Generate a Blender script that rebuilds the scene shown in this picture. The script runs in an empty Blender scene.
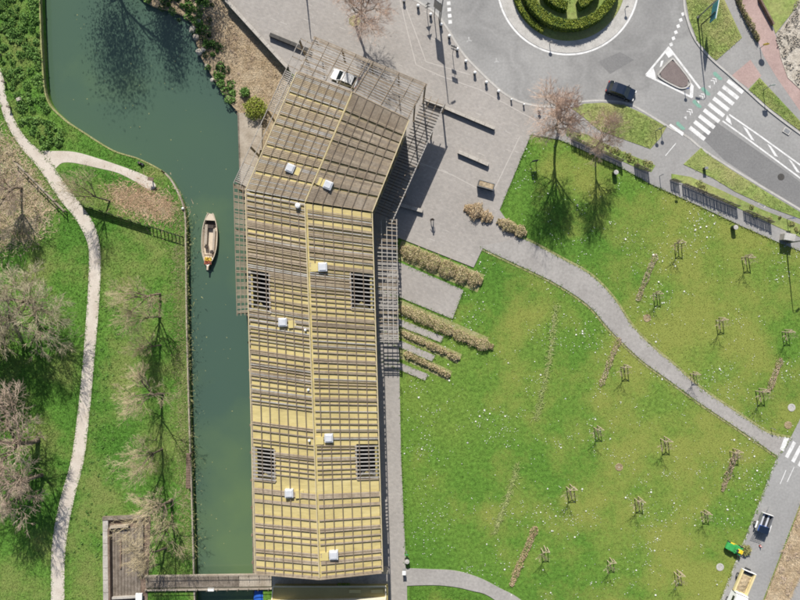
import bpy, bmesh, math, random
import numpy as np
from mathutils import Vector, Matrix, noise as mnoise
from mathutils.geometry import tessellate_polygon
random.seed(7); RNG = np.random.default_rng(7)
R = math.radians
scene = bpy.context.scene
COL = scene.collection

# ------------------------------------------------------------------ camera, sky, sun, exposure
CAM_H = 100.0          # drone height in metres
F = 7.0                # photo pixels per metre on the ground
cam = bpy.data.cameras.new('camera'); cam_o = bpy.data.objects.new('camera', cam); COL.objects.link(cam_o)
cam_o.location = (0, 0, CAM_H); cam_o.rotation_euler = (0, 0, 0)
cam.sensor_fit = 'HORIZONTAL'; cam.sensor_width = 36; cam.lens = 36 * CAM_H * F / 800.0
cam.clip_start = 1.0; cam.clip_end = 1500
scene.camera = cam_o
SUN_EL, SUN_AZ = R(40), R(6.0)     # azimuth measured from +Y towards -X
w = bpy.data.worlds.new('World'); scene.world = w; w.use_nodes = True
nt = w.node_tree; nt.nodes.clear()
sky = nt.nodes.new('ShaderNodeTexSky'); sky.sky_type = 'NISHITA'; sky.sun_disc = False
sky.sun_elevation = SUN_EL; sky.sun_rotation = -SUN_AZ; sky.air_density = 1.0; sky.dust_density = 1.2
bg = nt.nodes.new('ShaderNodeBackground'); bg.inputs[1].default_value = 0.072
wo = nt.nodes.new('ShaderNodeOutputWorld')
nt.links.new(sky.outputs[0], bg.inputs[0]); nt.links.new(bg.outputs[0], wo.inputs[0])
sun = bpy.data.lights.new('sun', 'SUN'); sun.energy = 4.6; sun.angle = R(0.53); sun.color = (1.0, 0.955, 0.88)
sun_o = bpy.data.objects.new('sun', sun); COL.objects.link(sun_o)
sd = Vector((-math.sin(SUN_AZ) * math.cos(SUN_EL), math.cos(SUN_AZ) * math.cos(SUN_EL), math.sin(SUN_EL)))
sun_o.rotation_euler = sd.to_track_quat('Z', 'Y').to_euler(); sun_o.location = sd * 200
scene.view_settings.view_transform = 'Standard'; scene.view_settings.look = 'None'
scene.view_settings.exposure = 0.45; scene.cycles.filter_width = 1.8; scene.view_settings.gamma = 1.0

# ------------------------------------------------------------------ helpers
def P(x, y, z=0.0):
    """photo pixel + height of the surface it lies on -> world point"""
    k = (CAM_H - z) / CAM_H / F
    return Vector(((x - 400) * k, (300 - y) * k, z))
def lin(c):
    return tuple((v / 12.92 if v <= .04045 else ((v + .055) / 1.055) ** 2.4) for v in c)
MATS = {}
def mat(name, cols, scale=1.0, detail=4, rough=.85, bump=0.0, bscale=20, fine=0.0, fscale=12, stretch=None, rot=0.0,
        spec=.3, metal=0.0, coat=0.0, subsurf=False):
    """procedural material: noise -> colour ramp (linear rgb), finer noise as value change and relief"""
    m = bpy.data.materials.new(name); m.use_nodes = True; MATS[name] = m
    t = m.node_tree; N = t.nodes; L = t.links
    b = N['Principled BSDF']
    b.inputs['Roughness'].default_value = rough; b.inputs['Metallic'].default_value = metal
    b.inputs['Specular IOR Level'].default_value = spec
    if coat: b.inputs['Coat Weight'].default_value = coat
    geo = N.new('ShaderNodeNewGeometry'); mp = N.new('ShaderNodeMapping')
    mp.inputs['Rotation'].default_value = (0, 0, rot)
    if stretch: mp.inputs['Scale'].default_value = stretch
    L.new(geo.outputs['Position'], mp.inputs[0])
    nz = N.new('ShaderNodeTexNoise'); nz.inputs['Scale'].default_value = scale; nz.inputs['Detail'].default_value = detail
    nz.inputs['Roughness'].default_value = .6
    L.new(mp.outputs[0], nz.inputs['Vector'])
    cr = N.new('ShaderNodeValToRGB'); e = cr.color_ramp.elements
    n = len(cols)
    for i, c in enumerate(cols):
        p = .28 + .44 * i / max(1, n - 1)
        if i < 2: el = e[i]; el.position = p
        else: el = e.new(p)
        el.color = (*c, 1)
    if n == 1: e[1].color = (*cols[0], 1); e[1].position = .9
    L.new(nz.outputs['Fac'], cr.inputs[0])
    out = cr.outputs[0]
    if fine:
        n2 = N.new('ShaderNodeTexNoise'); n2.inputs['Scale'].default_value = fscale; n2.inputs['Detail'].default_value = 5
        L.new(mp.outputs[0], n2.inputs['Vector'])
        mr = N.new('ShaderNodeMapRange'); mr.inputs[1].default_value = .3; mr.inputs[2].default_value = .7
        mr.inputs[3].default_value = 1 - fine; mr.inputs[4].default_value = 1 + fine
        L.new(n2.outputs['Fac'], mr.inputs[0])
        mx = N.new('ShaderNodeMix'); mx.data_type = 'RGBA'; mx.blend_type = 'MULTIPLY'; mx.inputs[0].default_value = 1
        L.new(out, mx.inputs[6]); L.new(mr.outputs[0], mx.inputs[7]); out = mx.outputs[2]
    L.new(out, b.inputs['Base Color'])
    if bump:
        n3 = N.new('ShaderNodeTexNoise'); n3.inputs['Scale'].default_value = bscale; n3.inputs['Detail'].default_value = 4
        L.new(mp.outputs[0], n3.inputs['Vector'])
        bp = N.new('ShaderNodeBump'); bp.inputs['Strength'].default_value = bump; bp.inputs['Distance'].default_value = .1
        L.new(n3.outputs['Fac'], bp.inputs['Height']); L.new(bp.outputs[0], b.inputs['Normal'])
    return m
def out_color(m):
    """(node tree, principled, link feeding base colour)"""
    t = m.node_tree; b = t.nodes['Principled BSDF']; return t, b, b.inputs['Base Color'].links[0].from_socket

class MB:
    def __init__(s): s.v = []; s.f = []; s.m = []
    def face(s, pts, mi=0):
        o = len(s.v); s.v += [tuple(p) for p in pts]; s.f.append(tuple(range(o, o + len(pts)))); s.m.append(mi)
    def box(s, c, size, rz=0.0, mi=0, taper=1.0):
        cx, cy, cz = c; a, b, h = size[0] / 2, size[1] / 2, size[2] / 2; o = len(s.v)
        ca, sa = math.cos(rz), math.sin(rz)
        for z, k in ((-h, 1), (h, taper)):
            for x, y in ((-a, -b), (a, -b), (a, b), (-a, b)):
                x *= k; y *= k
                s.v.append((cx + x * ca - y * sa, cy + x * sa + y * ca, cz + z))
        for q in ((0, 3, 2, 1), (4, 5, 6, 7), (0, 1, 5, 4), (1, 2, 6, 5), (2, 3, 7, 6), (3, 0, 4, 7)):
            s.f.append(tuple(o + i for i in q)); s.m.append(mi)
        return s
    def bar(s, p, q, wd, h, mi=0):
        """square beam from p to q, its top face level across"""
        p = Vector(p); q = Vector(q); d = (q - p)
        if d.length < 1e-6: return s
        d.normalize(); up = Vector((0, 0, 1))
        if abs(d.z) > .98: up = Vector((0, 1, 0))
        sx = d.cross(up).normalized(); uz = sx.cross(d).normalized(); o = len(s.v)
        for e in (p, q):
            for a, b in ((-1, -1), (1, -1), (1, 1), (-1, 1)):
                s.v.append(tuple(e + sx * a * wd / 2 + uz * b * h / 2))
        for f in ((0, 3, 2, 1), (4, 5, 6, 7), (0, 1, 5, 4), (1, 2, 6, 5), (2, 3, 7, 6), (3, 0, 4, 7)):
            s.f.append(tuple(o + i for i in f)); s.m.append(mi)
        return s
    def tube(s, pts, rad, n=6, cap=True, mi=0):
        pts = [Vector(p) for p in pts]
        if not hasattr(rad, '__len__'): rad = [rad] * len(pts)
        o = len(s.v)
        for i, p in enumerate(pts):
            d = (pts[min(i + 1, len(pts) - 1)] - pts[max(i - 1, 0)]).normalized()
            up = Vector((0, 0, 1)) if abs(d.z) < .9 else Vector((1, 0, 0))
            a = d.cross(up).normalized(); b = d.cross(a)
            for k in range(n):
                t = 2 * math.pi * k / n
                s.v.append(tuple(p + a * math.cos(t) * rad[i] + b * math.sin(t) * rad[i]))
        for i in range(len(pts) - 1):
            for k in range(n):
                k2 = (k + 1) % n
                s.f.append((o + i * n + k, o + i * n + k2, o + (i + 1) * n + k2, o + (i + 1) * n + k)); s.m.append(mi)
        if cap:
            s.f.append(tuple(o + k for k in range(n))[::-1]); s.m.append(mi)
            s.f.append(tuple(o + (len(pts) - 1) * n + k for k in range(n))); s.m.append(mi)
        return s
    def lathe(s, c, prof, n=12, mi=0):
        """prof = [(radius, z)...] round the vertical through c"""
        o = len(s.v)
        for r, z in prof:
            for k in range(n):
                t = 2 * math.pi * k / n; s.v.append((c[0] + r * math.cos(t), c[1] + r * math.sin(t), c[2] + z))
        for i in range(len(prof) - 1):
            for k in range(n):
                k2 = (k + 1) % n
                s.f.append((o + i * n + k, o + i * n + k2, o + (i + 1) * n + k2, o + (i + 1) * n + k)); s.m.append(mi)
        s.f.append(tuple(o + k for k in range(n))[::-1]); s.m.append(mi)
        s.f.append(tuple(o + (len(prof) - 1) * n + k for k in range(n))); s.m.append(mi)
        return s
    def slab(s, pts2, z1, z0=None, mi=0):
        """polygon (list of xy) at height z1 with sides down to z0"""
        pts2 = [Vector((p[0], p[1], 0)) for p in pts2]
        area = sum(pts2[i].x * pts2[(i + 1) % len(pts2)].y - pts2[(i + 1) % len(pts2)].x * pts2[i].y for i in range(len(pts2)))
        if area < 0: pts2.reverse()
        o = len(s.v); n = len(pts2)
        s.v += [(p.x, p.y, z1) for p in pts2]
        for t in tessellate_polygon([pts2]):
            a, b, c = t
            if (pts2[b] - pts2[a]).cross(pts2[c] - pts2[a]).z < 0: a, b, c = a, c, b
            s.f.append((o + a, o + b, o + c)); s.m.append(mi)
        if z0 is not None:
            s.v += [(p.x, p.y, z0) for p in pts2]
            for i in range(n):
                j = (i + 1) % n; s.f.append((o + i, o + n + i, o + n + j, o + j)); s.m.append(mi)
        return s
    def ribbon(s, pts, wd, z1, z0=None, closed=False, mi=0, shift=0.0):
        pts = [Vector((p[0], p[1], 0)) for p in pts]; n = len(pts); L_ = []; R_ = []
        for i, p in enumerate(pts):
            a = pts[(i - 1) % n] if (closed or i > 0) else p; b = pts[(i + 1) % n] if (closed or i < n - 1) else p
            d = (b - a).normalized(); nn = Vector((-d.y, d.x, 0))
            L_.append(p + nn * (wd / 2 + shift)); R_.append(p - nn * (wd / 2 - shift))
        o = len(s.v)
        lay = [(L_, z1), (R_, z1)] + ([(L_, z0), (R_, z0)] if z0 is not None else [])
        for lst, z in lay: s.v += [(p.x, p.y, z) for p in lst]
        for i in range(n if closed else n - 1):
            j = (i + 1) % n
            s.f.append((o + n + i, o + n + j, o + j, o + i)); s.m.append(mi)
            if z0 is not None:
                s.f.append((o + i, o + j, o + 2 * n + j, o + 2 * n + i)); s.m.append(mi)
                s.f.append((o + n + j, o + n + i, o + 3 * n + i, o + 3 * n + j)); s.m.append(mi)
        if z0 is not None and not closed:
            for i in (0, n - 1): s.f.append((o + i, o + n + i, o + 3 * n + i, o + 2 * n + i)); s.m.append(mi)
        return s
    def build(s, name, material, parent=None, smooth=False, bevel=0.0):
        me = bpy.data.meshes.new(name); me.from_pydata(s.v, [], s.f); me.update()
        ms = material if isinstance(material, (list, tuple)) else [material]
        for m_ in ms: me.materials.append(MATS[m_] if isinstance(m_, str) else m_)
        if len(ms) > 1: me.polygons.foreach_set('material_index', s.m)
        if smooth: me.polygons.foreach_set('use_smooth', [True] * len(me.polygons))
        o = bpy.data.objects.new(name, me); COL.objects.link(o)
        if parent: o.parent = parent
        if bevel:
            bv = o.modifiers.new('bevel', 'BEVEL'); bv.width = bevel; bv.segments = 2; bv.limit_method = 'ANGLE'
        return o
def tag(o, label=None, cat=None, group=None, kind=None):
    if label: o['label'] = label
    if cat: o['category'] = cat
    if group: o['group'] = group
    if kind: o['kind'] = kind
    return o
def thing(name, label, cat, loc=(0, 0, 0), rz=0.0, group=None):
    o = bpy.data.objects.new(name, None); COL.objects.link(o); o.location = loc; o.rotation_euler = (0, 0, rz)
    o.empty_display_size = .3
    return tag(o, label, cat, group)
def copy_tree(o, parent=None):
    c = o.copy(); COL.objects.link(c); c.parent = parent
    for ch in list(o.children): copy_tree(ch, c)
    return c
def struct(name, mb, m): return tag(mb.build(name, m), kind='structure')
def curve(pts, n=6, closed=False):
    """Catmull-Rom through the points"""
    out = []; k = len(pts)
    for i in range(k if closed else k - 1):
        p0 = pts[(i - 1) % k] if closed or i > 0 else pts[i]; p1 = pts[i]; p2 = pts[(i + 1) % k]
        p3 = pts[(i + 2) % k] if closed or i < k - 2 else p2
        for j in range(n):
            t = j / n
            out.append(tuple(.5 * (2 * b + (c - a) * t + (2 * a - 5 * b + 4 * c - d) * t * t + (3 * b - a - 3 * c + d) * t ** 3)
                             for a, b, c, d in zip(p0, p1, p2, p3)))
    if not closed: out.append(tuple(pts[-1]))
    return out
def W(pts, z=0.0): return [P(x, y, z) for x, y in pts]
def inside(px, py, poly):
    """numpy point-in-polygon"""
    r = np.zeros(len(px), bool); n = len(poly)
    for i in range(n):
        x1, y1 = poly[i][0], poly[i][1]; x2, y2 = poly[(i + 1) % n][0], poly[(i + 1) % n][1]
        if y1 == y2: continue
        c = ((y1 > py) != (y2 > py)) & (px < (x2 - x1) * (py - y1) / (y2 - y1) + x1); r ^= c
    return r
def raw_mesh(name, verts, faces_flat, nper, m, parent=None):
    me = bpy.data.meshes.new(name); nv = len(verts); nf = len(faces_flat) // nper
    me.vertices.add(nv); me.vertices.foreach_set('co', np.ascontiguousarray(verts, np.float32).ravel())
    me.loops.add(nf * nper); me.loops.foreach_set('vertex_index', np.ascontiguousarray(faces_flat, np.int32))
    me.polygons.add(nf); me.polygons.foreach_set('loop_start', np.arange(0, nf * nper, nper, dtype=np.int32))
    me.polygons.foreach_set('loop_total', np.full(nf, nper, np.int32))
    me.materials.append(MATS[m] if isinstance(m, str) else m); me.update(calc_edges=True)
    o = bpy.data.objects.new(name, me); COL.objects.link(o)
    if parent: o.parent = parent
    return o
def leaf_quads(c, size, flat=.5, aspect=.6):
    """c: n x 3 centres -> verts of randomly turned leaf-shaped quads"""
    n = len(c); a = RNG.normal(size=(n, 3)); a[:, 2] *= flat; a /= np.linalg.norm(a, axis=1)[:, None] + 1e-9
    b = RNG.normal(size=(n, 3)); b[:, 2] *= flat; b -= (a * b).sum(1)[:, None] * a; b /= np.linalg.norm(b, axis=1)[:, None] + 1e-9
    s = (size * RNG.uniform(.6, 1.4, n))[:, None]; a = a * s * .5; b = b * s * .5 * aspect
    v = np.stack([c - a, c + b, c + a, c - b], 1).reshape(-1, 3)
    return v, np.arange(4 * n, dtype=np.int32)
def tufts(x, y, z, h, wd, lean=.7):
    """upright grass tufts: one leaning triangle each"""
    n = len(x); t = RNG.uniform(0, 2 * math.pi, n); hh = h * RNG.uniform(.5, 1.5, n); ww = wd * RNG.uniform(.6, 1.4, n)
    dx, dy = np.cos(t) * ww / 2, np.sin(t) * ww / 2; lx, ly = RNG.normal(0, lean, n) * hh, RNG.normal(0, lean, n) * hh
    v = np.stack([np.stack([x - dx, y - dy, z + 0 * x], 1), np.stack([x + dx, y + dy, z + 0 * x], 1),
                  np.stack([x + lx, y + ly, z + hh], 1)], 1).reshape(-1, 3)
    return v, np.arange(3 * n, dtype=np.int32)

# ------------------------------------------------------------------ materials
def grass_mat(name, g1, g2, g3, big=.045, yel=None, patch=.12, dry=None):
    m = mat(name, [g1, g2, g3], scale=big, detail=7, rough=.9, bump=.5, bscale=7, fine=.30, fscale=2.2, spec=.15)
    t, b, src = out_color(m); N = t.nodes; L = t.links
    n = N.new('ShaderNodeTexNoise'); n.inputs['Scale'].default_value = patch; n.inputs['Detail'].default_value = 6
    n.inputs['Roughness'].default_value = .65
    g = N.new('ShaderNodeNewGeometry'); L.new(g.outputs['Position'], n.inputs['Vector'])
    r = N.new('ShaderNodeMapRange'); r.inputs[1].default_value = .46; r.inputs[2].default_value = .64; r.inputs[4].default_value = .8
    fac = n.outputs['Fac']
    if dry:      # thinner, drier turf away from the hall
        sx = N.new('ShaderNodeSeparateXYZ'); L.new(g.outputs['Position'], sx.inputs[0])
        md = N.new('ShaderNodeMapRange'); md.inputs[1].default_value = dry[0]; md.inputs[2].default_value = dry[1]; md.inputs[3].default_value = -.10; md.inputs[4].default_value = .075
        L.new(sx.outputs[0], md.inputs[0]); ad = N.new('ShaderNodeMath'); L.new(fac, ad.inputs[0]); L.new(md.outputs[0], ad.inputs[1]); fac = ad.outputs[0]
    L.new(fac, r.inputs[0])
    mx = N.new('ShaderNodeMix'); mx.data_type = 'RGBA'; mx.inputs[7].default_value = (*(yel or g3), 1)
    L.new(r.outputs[0], mx.inputs[0]); L.new(src, mx.inputs[6])
    # blade-scale speckle
    n2 = N.new('ShaderNodeTexNoise'); n2.inputs['Scale'].default_value = 9; n2.inputs['Detail'].default_value = 3
    L.new(g.outputs['Position'], n2.inputs['Vector'])
    r2 = N.new('ShaderNodeMapRange'); r2.inputs[1].default_value = .3; r2.inputs[2].default_value = .7; r2.inputs[3].default_value = .80; r2.inputs[4].default_value = 1.20
    L.new(n2.outputs['Fac'], r2.inputs[0])
    m2 = N.new('ShaderNodeMix'); m2.data_type = 'RGBA'; m2.blend_type = 'MULTIPLY'; m2.inputs[0].default_value = 1
    L.new(mx.outputs[2], m2.inputs[6]); L.new(r2.outputs[0], m2.inputs[7]); L.new(m2.outputs[2], b.inputs['Base Color'])
    return m
grass_mat('lawn_grass', (.060, .158, .021), (.102, .203, .030), (.165, .236, .045), yel=(.240, .258, .062), big=.035, patch=.085, dry=(0, 42))
grass_mat('park_grass', (.058, .158, .021), (.092, .202, .031), (.140, .222, .045), big=.06, yel=(.20, .232, .070))
grass_mat('verge_grass', (.14, .215, .052), (.20, .262, .072), (.275, .305, .105), big=.2, yel=(.33, .31, .135))
mat('dry_grass', [(.20, .15, .085), (.30, .235, .14), (.38, .31, .20)], scale=.5, rough=.95, fine=.35, fscale=4, bump=.6, bscale=6, spec=.1)
mat('bank_earth', [(.20, .155, .095), (.32, .25, .165), (.42, .345, .24)], scale=.35, rough=.95, fine=.35, fscale=3, bump=.6, bscale=5, spec=.1)
mat('dry_blade', [(.42, .32, .20), (.54, .43, .29), (.64, .54, .39)], scale=.6, rough=.9, fine=.3, fscale=5, spec=.1)
mat('reddish_blade', [(.40, .27, .17), (.52, .37, .24), (.60, .46, .32)], scale=.6, rough=.9, fine=.3, fscale=5, spec=.1)
mat('worn_grass', [(.20, .23, .08), (.27, .27, .12), (.32, .30, .17)], scale=.8, rough=.95, fine=.3, fscale=5, spec=.1)
mat('pale_grass', [(.22, .29, .085), (.29, .335, .12), (.35, .37, .17)], scale=.8, rough=.95, fine=.2, fscale=5, spec=.1)
mat('leaf_green', [(.075, .165, .035), (.13, .25, .055), (.21, .34, .095)], scale=.8, rough=.7, fine=.4, fscale=5, spec=.2)
mat('leaf_dark', [(.018, .045, .014), (.032, .07, .02), (.06, .11, .03)], scale=.9, rough=.7, fine=.4, fscale=5, spec=.2)
mat('leaf_box', [(.16, .22, .03), (.25, .30, .045), (.33, .36, .07)], scale=.7, rough=.75, fine=.35, fscale=6, spec=.2)
mat('leaf_olive', [(.16, .17, .06), (.26, .26, .10), (.38, .35, .16)], scale=.9, rough=.8, fine=.4, fscale=5, spec=.15)
mat('hedge_tan', [(.40, .31, .175), (.52, .415, .26), (.64, .53, .36)], scale=1.1, rough=.9, fine=.4, fscale=6, spec=.1)
mat('hedge_stem', [(.10, .07, .045), (.16, .12, .08)], scale=2, rough=.9)
mat('sand_path', [(.46, .40, .335), (.53, .475, .41), (.58, .53, .46)], scale=.5, rough=.95, fine=.10, fscale=6, bump=.2, bscale=14, spec=.1)
mat('stone_rubble', [(.30, .26, .21), (.42, .38, .32), (.50, .46, .40)], scale=.6, rough=.95, fine=.3, fscale=4, bump=.5, bscale=5)
mat('asphalt_road', [(.215, .213, .208), (.27, .266, .259), (.325, .32, .31)], scale=.07, detail=8, rough=.9, fine=.10, fscale=3, bump=.15, bscale=30, spec=.25)
def tyre_wear(m, c):
    t, b, src = out_color(m); N = t.nodes; L = t.links
    g = N.new('ShaderNodeNewGeometry'); d = N.new('ShaderNodeVectorMath'); d.operation = 'DISTANCE'; d.inputs[1].default_value = c; L.new(g.outputs['Position'], d.inputs[0])
    nn = N.new('ShaderNodeTexNoise'); nn.inputs['Scale'].default_value = .12; L.new(g.outputs['Position'], nn.inputs['Vector'])
    ma = N.new('ShaderNodeMath'); ma.operation = 'MULTIPLY_ADD'; ma.inputs[1].default_value = .04; L.new(d.outputs['Value'], ma.inputs[0]); L.new(nn.outputs['Fac'], ma.inputs[2])
    sb = N.new('ShaderNodeMath'); sb.operation = 'MULTIPLY_ADD'; sb.inputs[1].default_value = 1; sb.inputs[2].default_value = -.5; L.new(ma.outputs[0], sb.inputs[0])
    cr = N.new('ShaderNodeValToRGB'); e = cr.color_ramp.elements
    for i, (p, v) in enumerate(((.40, 1.04), (.49, .90), (.55, 1.03), (.62, .89), (.70, 1.06))):
        el = e[i] if i < 2 else e.new(p); el.position = p; el.color = (v, v, v, 1)
    L.new(sb.outputs[0], cr.inputs[0])
    mx = N.new('ShaderNodeMix'); mx.data_type = 'RGBA'; mx.blend_type = 'MULTIPLY'; mx.inputs[0].default_value = 1
    L.new(src, mx.inputs[6]); L.new(cr.outputs[0], mx.inputs[7]); L.new(mx.outputs[2], b.inputs['Base Color'])
tyre_wear(MATS['asphalt_road'], (24.0, 45.1, 0))
mat('asphalt_path', [(.275, .258, .242), (.32, .303, .285), (.355, .335, .315)], scale=.25, detail=8, rough=.9, fine=.12, fscale=3, bump=.15, bscale=30, spec=.2)
mat('asphalt_footway', [(.25, .243, .236), (.288, .281, .272), (.325, .316, .305)], scale=.2, detail=8, rough=.9, fine=.10, fscale=4, bump=.15, bscale=30, spec=.2)
mat('pink_paving', [(.33, .235, .215), (.38, .275, .25), (.42, .31, .285)], scale=.4, rough=.9, fine=.12, fscale=5)
mat('kerb_stone', [(.36, .345, .32), (.43, .415, .39), (.48, .46, .43)], scale=.8, rough=.85, fine=.12, fscale=6)
mat('road_paint', [(.47, .465, .455), (.66, .655, .645), (.74, .735, .725)], scale=1.1, detail=6, rough=.75, fine=.14, fscale=9)
mat('worn_paint', [(.29, .287, .28), (.36, .357, .35), (.50, .50, .49)], scale=2.2, detail=6, rough=.8, fine=.15, fscale=9)
mat('asphalt_patch', [(.175, .173, .172), (.20, .198, .195)], scale=.4, detail=7, rough=.9, fine=.12, fscale=4)
mat('green_paint', [(.20, .30, .25), (.17, .38, .29)], scale=1.5, rough=.75, fine=.15, fscale=7)
mat('island_brown', [(.16, .13, .125), (.20, .165, .155)], scale=1.5, rough=.9, fine=.15, fscale=8)
def plaza_mat(name, c1, c2, c3):
    m = mat(name, [c1, c2, c3], scale=.12, detail=8, rough=.9, fine=.08, fscale=2.5, bump=.1, bscale=20, spec=.2)
    t, b, src = out_color(m); N = t.nodes; L = t.links
    g = N.new('ShaderNodeNewGeometry'); mp = N.new('ShaderNodeMapping'); mp.inputs['Rotation'].default_value = (0, 0, R(23))
    L.new(g.outputs['Position'], mp.inputs[0])
    br = N.new('ShaderNodeTexBrick'); br.inputs['Color1'].default_value = (.93, .93, .93, 1); br.inputs['Color2'].default_value = (1.06, 1.05, 1.04, 1)
    br.inputs['Mortar'].default_value = (.86, .86, .86, 1); br.inputs['Scale'].default_value = 1.0
    br.inputs['Mortar Size'].default_value = .012; br.inputs['Brick Width'].default_value = .42; br.inputs['Row Height'].default_value = .21
    L.new(mp.outputs[0], br.inputs['Vector'])
    mx = N.new('ShaderNodeMix'); mx.data_type = 'RGBA'; mx.blend_type = 'MULTIPLY'; mx.inputs[0].default_value = 1
    L.new(src, mx.inputs[6]); L.new(br.outputs['Color'], mx.inputs[7])
    # pale stray stones
    v = N.new('ShaderNodeTexVoronoi'); v.inputs['Scale'].default_value = .9; v.inputs['Randomness'].default_value = 1
    L.new(mp.outputs[0], v.inputs['Vector'])
    lt = N.new('ShaderNodeMath'); lt.operation = 'LESS_THAN'; lt.inputs[1].default_value = .075; L.new(v.outputs['Distance'], lt.inputs[0])
    f = N.new('ShaderNodeMath'); f.operation = 'MULTIPLY'; f.inputs[1].default_value = .55; L.new(lt.outputs[0], f.inputs[0])
    m3 = N.new('ShaderNodeMix'); m3.data_type = 'RGBA'; m3.inputs[7].default_value = (.44, .42, .40, 1)
    L.new(f.outputs[0], m3.inputs[0]); L.new(mx.outputs[2], m3.inputs[6]); L.new(m3.outputs[2], b.inputs['Base Color'])
plaza_mat('plaza_paving', (.292, .272, .252), (.332, .310, .288), (.362, .338, .315))
mat('joint_stone', [(.40, .37, .34), (.46, .43, .40)], scale=2, rough=.9, fine=.1)
mat('wall_concrete', [(.30, .28, .25), (.40, .37, .33), (.46, .43, .39)], scale=.7, rough=.9, fine=.15, fscale=5)
mat('dark_stone', [(.05, .048, .045), (.08, .075, .07)], scale=1.5, rough=.8, fine=.2)
mat('old_wood', [(.11, .092, .072), (.18, .15, .12), (.245, .21, .175)], scale=1.2, rough=.9, fine=.3, fscale=7)
mat('deck_wood', [(.28, .235, .18), (.36, .31, .25), (.43, .38, .31)], scale=.6, rough=.9, fine=.15, fscale=5)
mat('rust_wood', [(.11, .075, .055), (.17, .12, .09), (.23, .175, .135)], scale=1.0, rough=.9, fine=.25, fscale=6)
mat('roof_yellow', [(.36, .295, .135), (.49, .405, .175), (.55, .465, .22)], scale=.5, detail=9, rough=.65, fine=.10, fscale=2.5, spec=.3, stretch=(.35, 1.6, 1))
mat('roof_trim', [(.62, .56, .42), (.72, .67, .54)], scale=.8, rough=.7, fine=.08)
mat('slat_wood', [(.27, .212, .145), (.335, .27, .195), (.395, .33, .25)], scale=.35, detail=7, rough=.9, fine=.18, fscale=3, spec=.15)
mat('slat_grey', [(.27, .25, .225), (.34, .32, .295), (.41, .39, .365)], scale=.4, detail=7, rough=.9, fine=.18, fscale=3, spec=.15)
mat('slat_dark', [(.21, .165, .12), (.27, .22, .165), (.32, .27, .21)], scale=.5, detail=7, rough=.9, fine=.18, fscale=3, spec=.15)
mat('beam_dark', [(.13, .10, .072), (.18, .145, .11)], scale=.8, rough=.85, fine=.15)
mat('ridge_cream', [(.42, .35, .20), (.52, .44, .28)], scale=.8, rough=.7, fine=.1)
mat('facade_yellow', [(.33, .27, .11), (.40, .33, .14)], scale=.5, rough=.8, fine=.1)
mat('skylight_white', [(.46, .48, .51), (.58, .59, .61)], scale=1.5, rough=.35, spec=.5)
mat('hatch_yellow', [(.50, .41, .16), (.56, .47, .21)], scale=1.5, rough=.6)
mat('metal_white', [(.74, .74, .73), (.80, .80, .79)], scale=2, rough=.45, spec=.5)
mat('metal_grey', [(.22, .225, .23), (.30, .305, .31)], scale=2, rough=.5, spec=.5, metal=.3)
mat('metal_dark', [(.028, .03, .033), (.05, .052, .055)], scale=2, rough=.5, spec=.4)
mat('car_navy', [(.010, .017, .035), (.013, .022, .042)], scale=2, rough=.25, spec=.5, coat=.6)
mat('car_white', [(.72, .72, .72), (.78, .78, .78)], scale=2, rough=.3, spec=.5, coat=.5)
mat('glass_dark', [(.015, .02, .025), (.03, .04, .045)], scale=2, rough=.08, spec=.7)
mat('tyre_black', [(.018, .018, .018), (.03, .03, .03)], scale=3, rough=.9)
mat('lamp_red', [(.4, .03, .02), (.5, .05, .03)], scale=3, rough=.3)
mat('lamp_clear', [(.7, .7, .68), (.8, .8, .78)], scale=3, rough=.15)
mat('machine_green', [(.03, .26, .06), (.05, .34, .09)], scale=2, rough=.4, spec=.5)
mat('machine_yellow', [(.72, .50, .03), (.80, .58, .05)], scale=2, rough=.45, spec=.5)
mat('sand_yellow', [(.60, .50, .25), (.68, .58, .32)], scale=2, rough=.7)
mat('load_brown', [(.30, .23, .14), (.42, .34, .22)], scale=2, rough=.95, fine=.3)
mat('cloth_navy', [(.02, .025, .05), (.035, .04, .07)], scale=3, rough=.9)
mat('cloth_black', [(.018, .017, .018), (.03, .028, .03)], scale=3, rough=.9)
mat('skin', [(.48, .30, .22), (.55, .36, .27)], scale=3, rough=.6)
mat('hair_brown', [(.03, .02, .014), (.05, .035, .025)], scale=3, rough=.8)
mat('boat_tan', [(.50, .42, .32), (.60, .51, .40)], scale=1.5, rough=.6, fine=.1)
mat('boat_dark', [(.045, .035, .03), (.075, .06, .05)], scale=2, rough=.8)
mat('flower_yellow', [(.66, .46, .06), (.74, .56, .12)], scale=2, rough=.8)
mat('flower_red', [(.30, .07, .045), (.42, .14, .08)], scale=2, rough=.8)
mat('tarp_blue', [(.02, .09, .42), (.03, .13, .52)], scale=1.2, rough=.5)
mat('daisy_white', [(.62, .63, .55), (.74, .75, .68)], scale=3, rough=.9)
mat('bin_green', [(.02, .035, .025), (.03, .05, .035)], scale=3, rough=.6)
mat('teal_sign', [(.015, .12, .16), (.03, .20, .24)], scale=3, rough=.4)
mat('blue_sign', [(.03, .10, .45), (.04, .14, .52)], scale=3, rough=.4)
mat('bark', [(.11, .085, .06), (.17, .135, .10), (.23, .19, .145)], scale=2, rough=.95, fine=.3, fscale=8)
mat('twig_gold', [(.38, .31, .19), (.49, .405, .255), (.60, .51, .34)], scale=.5, rough=.9, spec=.1)
mat('twig_grey', [(.38, .325, .215), (.49, .425, .295), (.60, .53, .39)], scale=.4, rough=.9, spec=.1)
mat('twig_brown', [(.38, .29, .22), (.49, .385, .30), (.60, .49, .39)], scale=.4, rough=.9, spec=.1)
mat('twig_pink', [(.44, .32, .25), (.55, .415, .33), (.63, .50, .41)], scale=.5, rough=.9, spec=.1)
mat('stake_wood', [(.40, .32, .22), (.50, .42, .31)], scale=3, rough=.9)
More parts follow.
